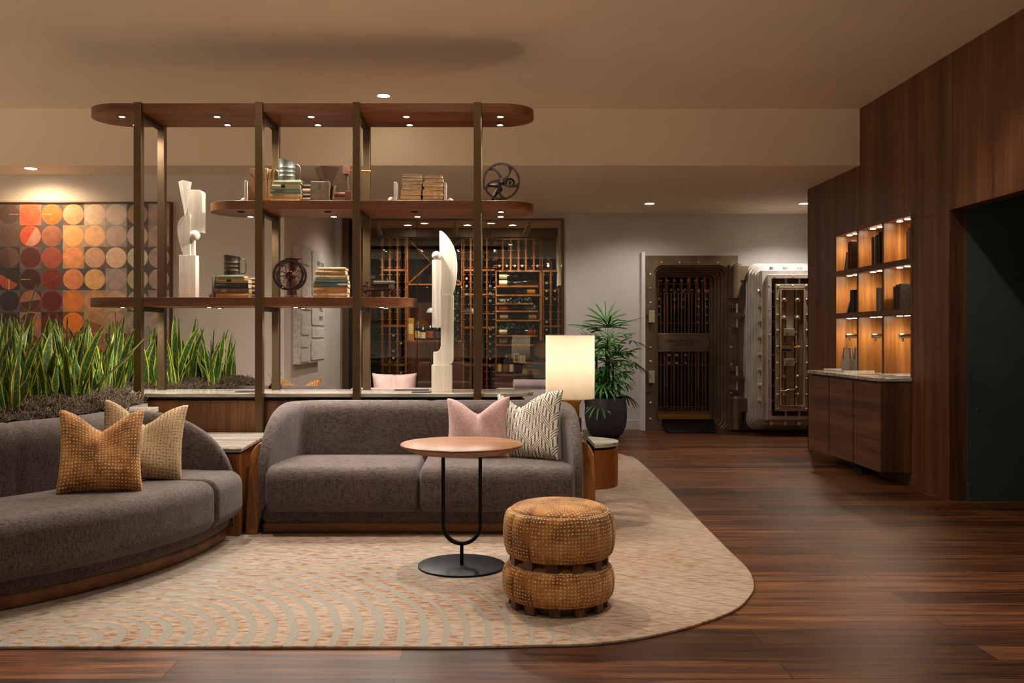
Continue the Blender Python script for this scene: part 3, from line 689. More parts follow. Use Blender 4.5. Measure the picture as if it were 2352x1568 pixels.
# ------------------------------------------------------------------ sofas
def softbox(lo, hi, r, fmap, step=.05, crown=0.0, uvs=False):
    mb = MB(); ax = []; R3 = r if isinstance(r, tuple) else (r, r, r)
    for a in range(3):
        l, h = lo[a], hi[a]; r = R3[a]; m = max(1, int(round((h - l - 2 * r) / step)))
        ax.append([l + r * k / 6 for k in range(6)] + [l + r + (h - l - 2 * r) * k / m for k in range(m + 1)] + [h - r + r * k / 6 for k in range(1, 7)])
    idx = {}
    def V(p):
        k = tuple(round(c, 6) for c in p)
        if k not in idx:
            q = [min(max(p[i], lo[i] + R3[i]), hi[i] - R3[i]) for i in range(3)]; d = Vector([(p[i] - q[i]) / R3[i] for i in range(3)])
            # map the flat band to an even arc
            if d.length > 1e-9:
                e = Vector([math.tan(PI / 4 * c) for c in d]).normalized(); d = Vector([e[i] * R3[i] for i in range(3)])
            w_ = Vector(q) + d
            s0 = (q[0] - lo[0] - R3[0]) / max(1e-6, hi[0] - lo[0] - 2 * R3[0]); s1 = (q[1] - lo[1] - R3[1]) / max(1e-6, hi[1] - lo[1] - 2 * R3[1])
            if crown: w_.z += crown * (1 - (2 * s0 - 1) ** 4) * (1 - (2 * s1 - 1) ** 2) * (1 if p[2] > (lo[2] + hi[2]) / 2 else 0)
            idx[k] = len(mb.v); mb.v.append(tuple(fmap(*w_)))
        return idx[k]
    for a in range(3):
        b, c = (a + 1) % 3, (a + 2) % 3
        for val in (lo[a], hi[a]):
            for i in range(len(ax[b]) - 1):
                for j in range(len(ax[c]) - 1):
                    q = []
                    for (bi, ci) in ((i, j), (i + 1, j), (i + 1, j + 1), (i, j + 1)):
                        p = [0, 0, 0]; p[a] = val; p[b] = ax[b][bi]; p[c] = ax[c][ci]; q.append(V(p))
                    if len(set(q)) == 4: mb.f.append(tuple(q))
    return mb
def sofa(t, L, D, fmap, seat_splits, back_splits, sd=.56, Hb=.785):
    Rc = .30
    # plan of the outer shell, arc length parameter
    path = []
    def seg(p, q, n):
        for i in range(n): path.append((Vector(p) + (Vector(q) - Vector(p)) * i / n))
    seg((0, .015), (0, D - Rc), 16)
    for i in range(14): a = PI - PI / 2 * i / 14; path.append(Vector((Rc + Rc * math.cos(a), D - Rc + Rc * math.sin(a))))
    nb_ = max(20, int((L - 2 * Rc) / .04)); seg((Rc, D), (L - Rc, D), nb_)
    for i in range(14): a = PI / 2 - PI / 2 * i / 14; path.append(Vector((L - Rc + Rc * math.cos(a), D - Rc + Rc * math.sin(a))))
    seg((L, D - Rc), (L, .015), 16); path.append(Vector((L, .015)))
    mb = MB(); m = 22; n = len(path); Arm = .60
    for i, p in enumerate(path):
        tg = (path[min(i + 1, n - 1)] - path[max(0, i - 1)]).normalized(); nr = Vector((tg.y, -tg.x))
        a = min(p.y, D)                      # distance from the front
        e = min(1.0, a / Arm)
        H = .30 + (Hb - .30) * math.sqrt(max(0, 1 - (1 - e) ** 2.1))
        T = .058 + (.21 - .058) * min(1, (a / (D - .05))) ** 1.2
        if a < .05: k = math.sqrt(max(.0004, 1 - (1 - a / .05) ** 2)); k = max(k, .30)
        else: k = 1
        if .3 < p.x / L < .97 or True:
            for bs in back_splits:
                g_ = abs(p.x - bs)
                if g_ < .03 and p.y > D - .01: T -= .012 * (1 - g_ / .03); H -= .010 * (1 - g_ / .03)
        r = T / 2; rv = min(.105, r * 1.15)
        c0 = p + nr * r
        for j in range(m):
            if j < 5: off, z = -r, .07 + (H - rv - .07) * j / 5
            elif j < 16:
                an = PI - PI * (j - 5) / 10; off, z = r * math.cos(an), H - rv + rv * math.sin(an)
            else: off, z = r, (H - rv) - (H - rv - .2) * (j - 15) / 6
            off += (-.012 * math.sin(PI * min(1, j / 5)) if j < 5 and a > .2 else 0)
            q = c0 + nr * off * k
            mb.v.append(tuple(fmap(q.x, q.y, z)))
    for i in range(n - 1):
        for j in range(m - 1): mb.f.append((i * m + j, i * m + j + 1, (i + 1) * m + j + 1, (i + 1) * m + j))
    mb.f.append(tuple(range(m))); mb.f.append(tuple((n - 1) * m + j for j in range(m))[::-1])
    mb.build('shell', M['sofa'], t, smooth=60)
    softbox((.012, .035, .066), (L - .012, D - .04, .30), .045, fmap).build('seat_base', M['sofa'], t, smooth=60)
    ed = [.052] + list(seat_splits) + [L - .052]
    for a, b in zip(ed[:-1], ed[1:]):
        softbox((a + .001, -.055, .142), (b - .001, sd + .10, .425), (.035, .085, .085), fmap, .06, .016).build('seat_cushion', M['sofa'], t, smooth=70)
    softbox((.02, .055, .0), (L - .02, D - .03, .074), .02, fmap).build('plinth', M['plinth_wood'], t, smooth=60)
# straight sofa
SX, SY, SL, SD = -1.447, 5.64, 2.02, .84
t = thing('sofa', 'straight grey tweed two seat sofa in a walnut frame', 'sofa', (SX + SL / 2, SY + .4, RG))
sofa(t, SL, SD, lambda u, d, z: (SX + u, SY + d, z + RG * .9), [1.0], [1.02])
for s_, x0 in ((-1, SX), (1, SX + SL)):
    # bentwood end panel: vertical outside, rolling in over the top
    w_ = .078; h = .553; pr = [(0, 0), (w_, 0)] + [(w_ - .07 + .07 * math.cos(a), h - .10 + .10 * math.sin(a)) for a in [PI / 2 * i / 10 for i in range(11)]] + [(0, h)]
    if s_ < 0: pr = [(-a, b) for a, b in pr]
    fl = .010 if s_ < 0 else 0
    mb = MB(); mb.prism([(x0 + a + (0.002 * s_), b + RG) for a, b in pr], SY + .03, SY + .70, 'y')
    # front edge leans back towards the top
    for i, p in enumerate(mb.v):
        if p[1] < SY + .1: mb.v[i] = (p[0], p[1] + max(0, (p[2] - .15)) ** 2 * 1.1, p[2])
    mb.build('end_panel', M['frame_wood'], t, smooth=50, bevel=.006)
# curved sofa on the arc of a circle around (CXc, CYc)
CXc, CYc, RF, TH = -3.60, 5.50, 2.05, math.radians(2.2)
def bend(u, d, z):
    th = TH - u / RF; r = RF - d
    return (CXc + r * math.cos(th), CYc + r * math.sin(th), z + RG * .9)
t = thing('curved_sofa', 'curved grey tweed sofa wrapping the planter at the left of the rug'.replace('at the left of the rug', 'with gold and tweed pillows on it'), 'sofa', (-1.9, 4.6, RG))
sofa(t, 2.85, .84, bend, [.46], [1.30])

# ------------------------------------------------------------------ pillows
def pillow(name, mat, label, base, size, yaw, tilt, thick=.15, dent=.10, uvs=1.0, roll=0.0, h=None, grp=None, lx=0.0):
    """square pillow, base: midpoint of its lower edge; dented by a chop in its top edge"""
    t = MB(); n = 40; h = h or size
    def fn(side):
        def f(a, b):
            u, v = 2 * a - 1, 2 * b - 1
            x = size / 2 * u * (1 - .085 * (1 - v * v)); z = h / 2 * v * (1 - .07 * (1 - u * u))
            th = thick / 2 * (max(0, 1 - u ** 4) * max(0, 1 - v ** 4)) ** .55 * (.75 + .25 * (1 - v))
            k = max(0, (v + .35) / 1.35) ** 1.6
            g_ = math.exp(-((u - lx) / .42) ** 2) * .7 + max(0, 1 - abs(u - lx) * 1.15) * .45
            z -= dent * k * g_
            fold = math.exp(-((u - lx) / .10) ** 2) * k * .03
            y = side * max(0, th - fold) + .008 * math.sin(5 * u + 3 * v) * (1 - u * u)
            if abs(u) > .999 or abs(v) > .999: y = .008 * math.sin(5 * u + 3 * v) * (1 - u * u)
            y += .012 * (abs(u) ** 6) * math.sin(2.2 * v)
            return (x, y, z + h / 2)
        return f
    uvf = lambda a, b: (a * uvs, b * uvs)
    t.grid(fn(-1), n, n, uvf=uvf); t.grid(fn(1), n, n, uvf=uvf)
    # weld the rim: side +1 rim vertices coincide; merge by distance
    me_o = t.build(name, mat, None, smooth=180, recalc=False)
    bm = bmesh.new(); bm.from_mesh(me_o.data); bmesh.ops.remove_doubles(bm, verts=bm.verts, dist=1e-5); bmesh.ops.recalc_face_normals(bm, faces=bm.faces); bm.to_mesh(me_o.data); bm.free()
    me_o.location = base; me_o.rotation_euler = (Matrix.Rotation(yaw, 3, 'Z') @ Matrix.Rotation(-tilt, 3, 'X') @ Matrix.Rotation(roll, 3, 'Y')).to_euler()
    return tag(me_o, label, 'pillow', grp)
zs = .425 + RG
pillow('pillow', M['dots'], 'ochre dotted velvet pillow with chopped top on the curved sofa', (-2.0, 4.67, zs - .008), .415, math.radians(24), math.radians(14), .16, .085, 25, math.radians(2), h=.445)
pillow('pillow', M['tweed'], 'beige tweed pillow behind the dotted one on the curved sofa', (-1.955, 5.08, zs - .005), .455, math.radians(24), math.radians(16), .15, .10, 1, math.radians(6))
pillow('pillow', M['pinkcloth'], 'dusty pink linen pillow with deep notch on the straight sofa', (-.085, 5.97, zs - .01), .425, math.radians(-6), math.radians(16), .14, .085, 1, math.radians(-2))
pillow('pillow', M['zigzag'], 'white pillow with grey interlaced stripes at the sofa end', (.228, 5.96, zs - .015), .47, math.radians(-24), math.radians(14), .15, .08, 1, math.radians(-3), lx=-.25)

# ------------------------------------------------------------------ wedge table between the sofas
def table_body(poly_top, poly_body, zt, t, wood_='frame_wood', z0=0.0):
    MB().prism(poly_top, zt - .022, zt, 'z').build('marble_top', M['marble'], t, smooth=30, bevel=.003)
    MB().prism(poly_body, zt - .036, zt - .022, 'z').build('shadow_gap', M['black'], t, smooth=30)
    return MB().prism(poly_body, z0, zt - .036, 'z').build('body', M[wood_], t, smooth=30, bevel=.002)
t = thing('wedge_table', 'low wedge table with grey marble top between the two sofas', 'table', (-1.8, 6.0, RG))
pt = [(-1.532, 5.60), (-1.575, 6.54), (-2.40, 6.54), (-2.12, 5.78), (-1.72, 5.60)]
pb = [(-1.545, 5.625), (-1.60, 6.53), (-2.38, 6.53), (-2.09, 5.80), (-1.72, 5.625)]
table_body(pt, pb, .553, t, 'frame_wood', RG)
# drum table with its arm behind the sofa that carries the lamp
t = thing('drum_table', 'floating walnut drum table with grey marble top at the sofa end', 'table', (.60, 6.15, .27))
def drum(dr): return arcpts(.600, 6.04, .240 - dr, -76, 76, 40) + [(.659, 6.04 + .233 - dr), (.659, 6.04 - .233 + dr)]
MB().prism(drum(0), .531, .553, 'z').build('marble_top', M['marble'], t, smooth=30, bevel=.003)
MB().prism(drum(.02), .515, .531, 'z').build('shadow_gap', M['black'], t, smooth=30)
MB().prism(drum(.004), .265, .515, 'z').build('body', M['frame_wood'], t, smooth=30, bevel=.002)
t = thing('lamp_stand', 'narrow walnut stand hidden behind the sofa end carrying the lamp', 'stand', (.53, 6.62, RG))
MB().box(.40, .655, 6.50, 6.75, .525, .553).build('top', M['marble'], t, smooth=0, bevel=.003)
MB().box(.42, .64, 6.52, 6.73, RG, .525).build('body', M['frame_wood'], t, smooth=0)
# table lamp
lx, ly = .571, 6.61
LZ = .553
t = thing('table_lamp', 'table lamp with glowing cream drum shade on a brass and walnut base', 'lamp', (lx, ly, LZ))
zb0, zb1 = Z(915, ly), Z(769, ly); r_ = 56 / F_PX * ly
MB().lathe([(r_, zb0), (r_, zb1), (r_ - .002, zb1), (r_ - .002, zb0), (r_, zb0)], (lx, ly, 0), 96).build('lamp_shade', M['shade'], t, smooth=60)
MB().box(lx - .065, lx + .078, ly - .055, ly + .055, LZ, LZ + .105).build('base_block', M['cab_side'], t, smooth=0, bevel=.008)
zc0, zc1 = LZ + .105, Z(921, ly) + .07
for k, rot in enumerate((0, PI / 2)):
    w0 = .072; o = MB(); o.prism([(-w0, zc0 - LZ), (w0, zc0 - LZ)] + [(w0 * math.cos(a), zc1 - LZ - .05 + .05 * math.sin(a)) for a in [PI * i / 16 for i in range(17)]], -.016, .016, 'y')
    o.xf(Matrix.Translation((lx, ly, LZ)) @ Matrix.Rotation(rot + .5, 4, 'Z'))
    o.build('brass_plate', M['brass'], t, smooth=40, bevel=.003)
MB().cyl((lx, ly, zc1 - .02), (lx, ly, zc1 + .12), .008).build('stem', M['brass'], t)
bl = MB().ball((lx, ly, zc1 + .19), .035).build('bulb', emit('warm bulb', (1, .88, .74), 6), t, smooth=180)
point('lamp_bulb_light', (lx, ly, zc1 + .25), 2.4, (1, .96, .88), .04, t)
hr = MB().tube([(lx + (r_ - .004) * math.cos(2 * PI * i / 64), ly + (r_ - .004) * math.sin(2 * PI * i / 64), zb1 - .004) for i in range(64)], .002, 6, closed=True)
hr.tube([(lx + (r_ - .004) * math.cos(2 * PI * i / 64), ly + (r_ - .004) * math.sin(2 * PI * i / 64), zb0 + .004) for i in range(64)], .002, 6, closed=True)
hr.build('shade_ring', M['brass'], t)

# ------------------------------------------------------------------ console divider and shelving unit
t = thing('console_divider', 'long walnut console divider with pale marble top under the open shelves', 'console', (-1.2, 6.8, 0))
xr = X(1225, 6.85)
plan = [(-2.71, 6.60)] + arcpts(xr - .26, 6.86, .26, -90, 90, 24) + [(-2.71, 7.12)]
MB().prism(plan, .800, .829, 'z').build('countertop', M['marble'], t, smooth=30, bevel=.003)
pl2 = [(-2.70, 6.64)] + arcpts(xr - .30, 6.86, .22, -90, 90, 24) + [(-2.70, 7.08)]
MB().prism(pl2, .775, .800, 'z').build('shadow_gap', M['black'], t, smooth=30)
pl3 = [(-2.70, 6.625)] + arcpts(xr - .30, 6.86, .235, -90, 90, 24) + [(-2.70, 7.095)]
MB().prism(pl3, 0, .775, 'z').build('body', M['panel_wood'], t, smooth=30, bevel=.002)
t = thing('shelving_unit', 'tall open shelving unit with bronze posts and walnut shelves with rounded ends', 'shelving', (-1.3, 6.8, 0))
PX_F = [-2.533, -1.664, -.965, -.0987]; PXR = [-2.526, -1.651, -.954, -.0935]
for x in PX_F: MB().box(x - .0275, x + .0275, 6.545, 6.605, .0, 2.917).build('post', M['bronze'], t, smooth=0, bevel=.003)
for x in PXR: MB().box(x - .0275, x + .0275, 6.99, 7.05, .829, 2.917).build('post', M['bronze'], t, smooth=0, bevel=.003)
def slab(x0, x1): return arcpts(x1 - .24, 6.80, .24, -90, 90, 24) + arcpts(x0 + .24, 6.80, .24, 90, 270, 24)
shelves = [(X(216, 6.8), X(1226, 6.8), 2.849, 2.912, [(-2.70), (-2.005), (-1.317), (-.62), (.068)]),
           (X(487, 6.8), X(1226, 6.8), 2.153, 2.215, [(-1.83), (-1.196), (-.56), (.073)]),
           (X(214, 6.8), X(957, 6.8), 1.457, 1.52, [(-2.695), (-2.064), (-1.43), (-.80)])]
for k, (x0, x1, z0, z1, lx_) in enumerate(shelves):
    s_ = MB().prism(slab(x0, x1), z0, z1, 'z').build('shelf', M['shelf_wood'], t, smooth=30, bevel=.002)
    for x in lx_:
        for yy in (6.69, 6.955):
            MB().lathe([(.001, -.005), (.021, -.005)], (x, yy, z0), 20).build('puck_light', M['lens_puck'] if not (k == 1 and yy < 6.8 and x < .05) else M['screen_off'], s_)
            ring = MB(); ring.lathe([(.021, -.004), (.027, -.006), (.029, 0)], (x, yy, z0), 24).build('puck_rim', M['dark_bronze'], s_)
        lamp('shelf_lamp', (x, 6.66, z0 - .02), [24, 16, 16][k], 160, .7, COOLW, None, t, .03)
    for i, (xf_, xb_) in enumerate(zip(PX_F, PXR)):
        if xf_ < x0 or xf_ > x1: continue
        MB().box(xf_ - .012, xf_ + .0275, 6.605, 6.99, z0 - .035, z0 - .0005).build('crossbar', M['dark_bronze'], t, smooth=0)

# ------------------------------------------------------------------ planter with snake plants
inner = [(CXc + 1.17 * math.cos(a), CYc + 1.17 * math.sin(a)) for a in [math.radians(-88 + 92 * i / 16) for i in range(17)]]
plan = [(-6.2, 4.33)] + inner + [(-2.25, 5.66), (-2.42, 6.0), (-2.44, 6.5), (-2.73, 6.58), (-2.73, 7.15), (-2.5, 7.35), (-2.15, 8.1), (-2.12, 8.55), (-2.5, 8.85), (-6.2, 8.9)]
t = thing('planter', 'large low planter bed behind the curved sofa', 'planter', (-4, 6.5, 0))
MB().prism(plan, 0, .735, 'z').build('box', M['panel_wood'], t, smooth=20)
MB().prism(plan, .735, .765, 'z').build('coping', M['marble'], t, smooth=20)
# marble ledge piece at the planter corner
MB().prism([(-2.34, 5.62), (-2.17, 5.64), (-2.20, 6.05), (-2.46, 6.05)], .745, .775, 'z').build('ledge', M['marble'], t, smooth=0, bevel=.003)
def inside(p, poly):
    c = False; n = len(poly)
    for i in range(n):
        a, b = poly[i], poly[i - 1]
        if (a[1] > p[1]) != (b[1] > p[1]) and p[0] < (b[0] - a[0]) * (p[1] - a[1]) / (b[1] - a[1]) + a[0]: c = not c
    return c
def dist_edge(p, poly):
    d = 9
    for i in range(len(poly)):
        a, b = Vector(poly[i - 1]), Vector(poly[i]); q = Vector(p); ab = b - a
        s = max(0, min(1, (q - a).dot(ab) / max(1e-9, ab.length_squared))); d = min(d, (q - a - ab * s).length)
    return d
rnd = random.Random(3)
mo = MB(); cnt = 0
gd = {}
def mossz(x, y): return .775 + .05 * min(1, dist_edge((x, y), plan) / .12) + .012 * math.sin(9 * x) * math.cos(8 * y)
# moss mat surface plus thousands of curled strands
nx, ny = 64, 72
idx = {}
for i in range(nx + 1):
    for j in range(ny + 1):
        x, y = -4.6 + 2.6 * i / nx, 4.3 + 4.6 * j / ny
        if inside((x, y), plan): idx[(i, j)] = len(mo.v); mo.v.append((x, y, mossz(x, y)))
for i in range(nx):
    for j in range(ny):
        q = [(i, j), (i + 1, j), (i + 1, j + 1), (i, j + 1)]
        if all(k in idx for k in q): mo.f.append(tuple(idx[k] for k in q))
base_faces = len(mo.f)
while cnt < 11000:
    x, y = rnd.uniform(-4.3, -2.05), rnd.uniform(4.3, 8.9)
    if not inside((x, y), plan): continue
    de = dist_edge((x, y), plan)
    if de > .35 and rnd.random() < .7: continue
    cnt += 1; z = mossz(x, y); a = rnd.uniform(0, 6.28); r = rnd.uniform(.012, .04); hgt = rnd.uniform(.0, .06)
    pts = []
    for k in range(6):
        a += rnd.uniform(.4, 1.1); pts.append((x + r * math.cos(a) + .006 * k * math.cos(a * .3), y + r * math.sin(a), z - .01 + hgt * math.sin(k / 5 * PI) + .008 * k * rnd.random()))
    mo.tube(pts, .0021, 3)
for k_ in range(base_faces): mo.mi[k_] = 1
tag(mo.build('moss', [M['moss'], M['soil']], None, smooth=180, recalc=False), 'dry grey moss covering the soil of the planter bed', 'moss', None, 'stuff')
# plants
def leaf_blade(mb, base, yaw, lean, L, W, twist, curl):
    n = 12; tilt = lean
    p = Vector(base); d = Vector((math.sin(lean) * math.cos(yaw), math.sin(lean) * math.sin(yaw), math.cos(lean)))
    o = len(mb.v); az = rnd.uniform(0, 6.28)
    for i in range(n + 1):
        s = i / n
        wv = W * (.42 + .58 * math.sin(PI * min(1, s * 1.25 + .08) * .62)) * (1 if s < .62 else max(0.0, (1 - (s - .62) / .38)) ** .75) + .0006
        a = az + twist * s; side = Vector((math.cos(a), math.sin(a), 0)); side = (side - d * side.dot(d)).normalized(); nrm = d.cross(side)
        wob = .004 * math.sin(s * 14 + az)
        for k in (-1, 0, 1): mb.v.append(tuple(p + side * (wv * k + 0) + nrm * (wv * .38 * abs(k) + wob * k)))
        p = p + d * (L / n)
        d = (d + Vector((math.cos(yaw), math.sin(yaw), 0)) * curl / n).normalized()
    for i in range(n):
        for k in range(2):
            mb.uv[len(mb.f)] = [(k / 2, i / n), ((k + 1) / 2, i / n), ((k + 1) / 2, (i + 1) / n), (k / 2, (i + 1) / n)]
            mb.f.append((o + 3 * i + k, o + 3 * i + k + 1, o + 3 * i + 4 + k, o + 3 * i + 3 + k))
variants = []
for vi in range(7):
    t = thing('snake_plant', 'snake plant with yellow edged upright leaves in the mossy planter bed', 'plant', (0, 0, 0), 0, 'snake plants crowded in the planter bed')
    mb = MB()
    for k in range(rnd.choice((6, 7, 8))):
        yaw = rnd.uniform(0, 6.28); rr = rnd.uniform(.01, .07)
        leaf_blade(mb, (rr * math.cos(yaw), rr * math.sin(yaw), 0), yaw, rnd.uniform(.02, .26), rnd.choice((.24, .32, .38, .46, .56)) * rnd.uniform(.9, 1.1), rnd.uniform(.020, .034), rnd.uniform(-2.2, 2.2), rnd.uniform(-.1, .45))
    mb.build('foliage', M['leaf'], t, smooth=180, recalc=False, world=False)
    variants.append(t)
spots = []
tries = 0
while len(spots) < 92 and tries < 20000:
    tries += 1
    x, y = rnd.uniform(-4.1, -2.2), rnd.uniform(4.5, 8.6)
    px = PX0 + x / y * F_PX
    if px < -60 or not inside((x, y), plan) or dist_edge((x, y), plan) < (.16 if y < 6.6 else .12): continue
    if y > 7.1 and x > -2.33: continue
    if min([9] + [math.hypot(x - a, y - b) for a, b in spots]) < .135: continue
    spots.append((x, y))
for i, (x, y) in enumerate(spots):
    v = variants[i % 7] if i < 7 else dup(variants[rnd.randrange(7)])
    s = rnd.uniform(.84, 1.06) * (1.0 if y < 7 else (1.02 if x < -2.45 else .8))
    v.location = (x, y, mossz(x, y) - .02); v.rotation_euler = (0, 0, rnd.uniform(0, 6.28)); v.scale = (s, s, s)
# one long leaf rising above the rest, and one leaning
for (px, py, Yd, L, lean, yaw, W) in ((22, 838, 5.35, .50, .22, .2, .014), (215, 850, 5.9, .42, .75, .15, .024), (318, 835, 7.5, .44, -.12, 0, .026)):
    b = P(px, py, Yd)
    tt = thing('snake_plant', 'single tall snake plant leaf standing out above the planter bed', 'plant', b, 0, 'single leaves standing out of the bed'); mb = MB()
    st = rnd.getstate(); leaf_blade(mb, (0, 0, -.12), yaw, lean, L + .12, W, .6, .05); mb.build('foliage', M['leaf'], tt, smooth=180, recalc=False, world=False)

# ------------------------------------------------------------------ potted palm
qx, qy = X(1391.5, 11.2), 11.2
t = thing('potted_palm', 'tall fan palm with thin canes in a round charcoal pot by the wall', 'plant', (qx, qy, 0))
k_ = qy / F_PX
MB().lathe([(.001, .004), (28 * k_, .0), (38 * k_, 8 * k_), (45.5 * k_, 25 * k_), (48.5 * k_, 48 * k_), (47.5 * k_, 75 * k_), (44.5 * k_, 91 * k_), (43 * k_, 91 * k_), (45 * k_, 75 * k_), (44 * k_, 70 * k_)], (qx, qy, 0), 72).build('pot', M['pot'], t, smooth=60)
MB().lathe([(.001, .40), (44.5 * k_, .40)], (qx, qy, 0), 40).build('soil', M['soil'], t)
rn = random.Random(11)
canes = MB(); fol = MB(); twigs = MB()
def fan(c, dirv, up, R, nleaf, spread, droop):
    dirv = Vector(dirv).normalized(); side = dirv.cross(Vector((0, 0, 1))).normalized(); upv = side.cross(dirv)
    for i in range(nleaf):
        a = math.radians(spread) * (i / (nleaf - 1) - .5) * 2 * .5
        d = (dirv * math.cos(a) + side * math.sin(a)).normalized(); L = R * (1 - .22 * abs(i / (nleaf - 1) - .5) * 2) * rn.uniform(.88, 1.08)
        p = Vector(c); W = .0125 * rn.uniform(.85, 1.2); o = len(fol.v); n = 7; dd = d.copy()
        for j in range(n + 1):
            s = j / n; wv = W * (math.sin(PI * min(1, .14 + .80 * s)) ** .55 if s < .98 else .08)
            sd_ = dd.cross(upv).normalized() if dd.cross(upv).length > 1e-4 else side
            nn_ = dd.cross(sd_)
            fol.v += [tuple(p - sd_ * wv), tuple(p + nn_ * wv * .35), tuple(p + sd_ * wv)]
            p = p + dd * (L / n); dd = (dd - Vector((0, 0, 1)) * droop / n).normalized()
        for j in range(n):
            for q in range(2): fol.f.append((o + 3 * j + q, o + 3 * j + q + 1, o + 3 * j + 4 + q, o + 3 * j + 3 + q))
def frond(p0, yaw, el, plen, R, droop=.55):
    d = Vector((math.cos(yaw) * math.cos(el), math.sin(yaw) * math.cos(el), math.sin(el)))
    pts = [Vector(p0)]; dd = d.copy()
    for j in range(6): pts.append(pts[-1] + dd * plen / 6); dd = (dd - Vector((0, 0, .10))).normalized()
    twigs.tube(pts, .0028, 5)
    fan(pts[-1], dd, None, R, rn.choice((7, 8, 9)), rn.uniform(150, 215), droop)
for (dx, dy_, hh) in ((-.115, .02, 1.02), (-.06, -.05, .86), (-.015, .03, 1.22), (.04, -.02, 1.06), (.09, .04, .92), (-.09, .09, .80), (.02, .10, 1.12)):
    x0, y0 = qx + dx, qy + dy_; lean = rn.uniform(-.03, .05)
    pts = [(x0 + lean * s * hh, y0 + .02 * math.sin(3 * s), .40 + (hh - .40 + .0) * s) for s in [i / 12 for i in range(13)]]
    canes.tube(pts, [.013 + .0025 * (i % 2) for i in range(13)], 8)
    top = Vector(pts[-1])
    for j in range(8):
        zz = hh * .98 - .055 * j; y_ = rn.uniform(0, 6.28) + j * 2.4
        b = Vector(pts[max(1, min(12, int((zz - .40) / (hh - .40) * 12)))]) if zz > .45 else Vector(pts[2])
        el = 1.15 - .16 * j + rn.uniform(-.15, .15)
        frond(b, y_, el, rn.uniform(.12, .26), rn.uniform(.19, .28), .5 + .1 * j)
for j in range(12):
    y_ = rn.uniform(0, 6.28); frond((qx + .08 * math.cos(y_), qy + .08 * math.sin(y_), rn.uniform(.48, .75)), y_, rn.uniform(.4, 1.1), rn.uniform(.05, .12), rn.uniform(.10, .16), .5)
for (dx, z_, yaw, el, pl, R) in ((.05, 1.15, .15, .35, .26, .27), (.02, 1.25, .05, .9, .18, .28), (-.08, 1.14, 3.1, .35, .28, .26), (-.02, 1.22, 2.6, .8, .2, .26), (.1, 1.0, .1, -.1, .26, .26), (0, 1.28, 1.5, 1.3, .12, .30), (.02, 1.26, 4.7, 1.0, .1, .28)):
    frond((qx + dx, qy, z_), yaw, el, pl * 1.1, R * 1.2, .4)
canes.build('canes', M['palm_stem'], t, smooth=180); twigs.build('leaf_stalks', M['palm'], t, smooth=180); fol.build('foliage', M['palm'], t, smooth=180, recalc=False)
# ------------------------------------------------------------------ things on the shelves
Z3, Z2 = 1.5205, 2.2155
K = 6.68 / F_PX
def book(x0, x1, yf, dp, z0, h, col, label, spine=True, yaw=0.0, marks=None, grp=None, lab=None):
    cx, w_ = (x0 + x1) / 2, x1 - x0
    t = thing('book', label, 'book', (cx, yf + dp / 2, z0), yaw, grp); c = cm(col); b = min(.003, h * .14)
    o = MB(); a, d = w_ / 2, dp / 2
    o.box(-a, a, -d, d, 0, b).box(-a, a, -d, d, h - b, h)
    sy = -1 if spine else 1
    # rounded spine
    pr = [(-d * -sy * -1, b)]
    n = 6; poly = [(sy * (d - .003), 0)] + [(sy * (d - .003 + .006 * math.sin(PI * i / n)), h * i / n) for i in range(n + 1)] + [(sy * (d - .003), h)]
    o.prism(poly, -a, a, 'x')
    o.build('cover', c, t, world=False, smooth=0, bevel=.0008)
    i_ = .004
    MB().box(-a + i_, a - i_, (-d + .003) if spine else (-d + i_), (d - i_) if spine else (d - .003), b, h - b).build('pages', M['paper'], t, world=False, smooth=0)
    if marks and spine:
        mk = MB()
        for (m0, m1) in marks:
            mk.box(-a + w_ * m0, -a + w_ * m1, -d - .0045, -d - .0025, h * .22, h * .78)
        mk.build('spine_label', cm(lab or (52, 40, 32)), t, world=False, smooth=0)
    return t
def titles(r, n=5): # thin worn lines across a spine
    s = r.uniform(.06, .16); out = []
    for i in range(n): out.append((s, s + .008)); s += r.uniform(.02, .09)
    return out
rr = random.Random(5)
posw = ['topmost', 'second from the top', 'third from the top', 'fourth from the top', 'fifth from the top', 'sixth from the top', 'bottom']
def stack(rows, zb, yf, where, spine=True, dp=.145, grp=None):
    z = zb; n = len(rows)
    for k in range(n - 1, -1, -1):
        x0, x1, h, col, nm, mk = rows[k]; hh = h * K
        p = 'bottom' if k == n - 1 else posw[k]
        lab = None; marks = None
        if mk == 't': marks = titles(rr)
        elif mk == 'd': marks = [(.33, .47)]; lab = (28, 30, 34)
        elif mk == 'b': marks = [(.26, .72)]; lab = (52, 98, 128)
        elif mk == 'm': marks = [(.2, .36)]; lab = (150, 120, 100)
        book(X(x0, yf), X(x1, yf), yf, dp + rr.uniform(-.012, .012), z, hh, col, '%s book, %s %s' % (nm, p, where), spine, rr.uniform(-.03, .03), marks, grp, lab)
        z += hh + .0004
    return z
stack([(731, 794, 5.6, (206, 178, 128), 'thin cream', 't'), (724.6, 793, 11, (190, 160, 108), 'tan', 't'), (724.6, 797, 11.4, (182, 166, 140), 'faded beige', 't'),
       (721, 798.4, 7.8, (72, 112, 106), 'teal green', None), (719.5, 799, 9.4, (122, 116, 98), 'blue banded grey', 'b'),
       (719.5, 798, 12, (196, 158, 106), 'tan brown lettered', 't'), (719.5, 798, 12.4, (204, 182, 146), 'pale beige lettered', 't')],
      Z3, 6.68, 'in the stack beside the spoked grinder', True, .15, 'books stacked beside the grinder')
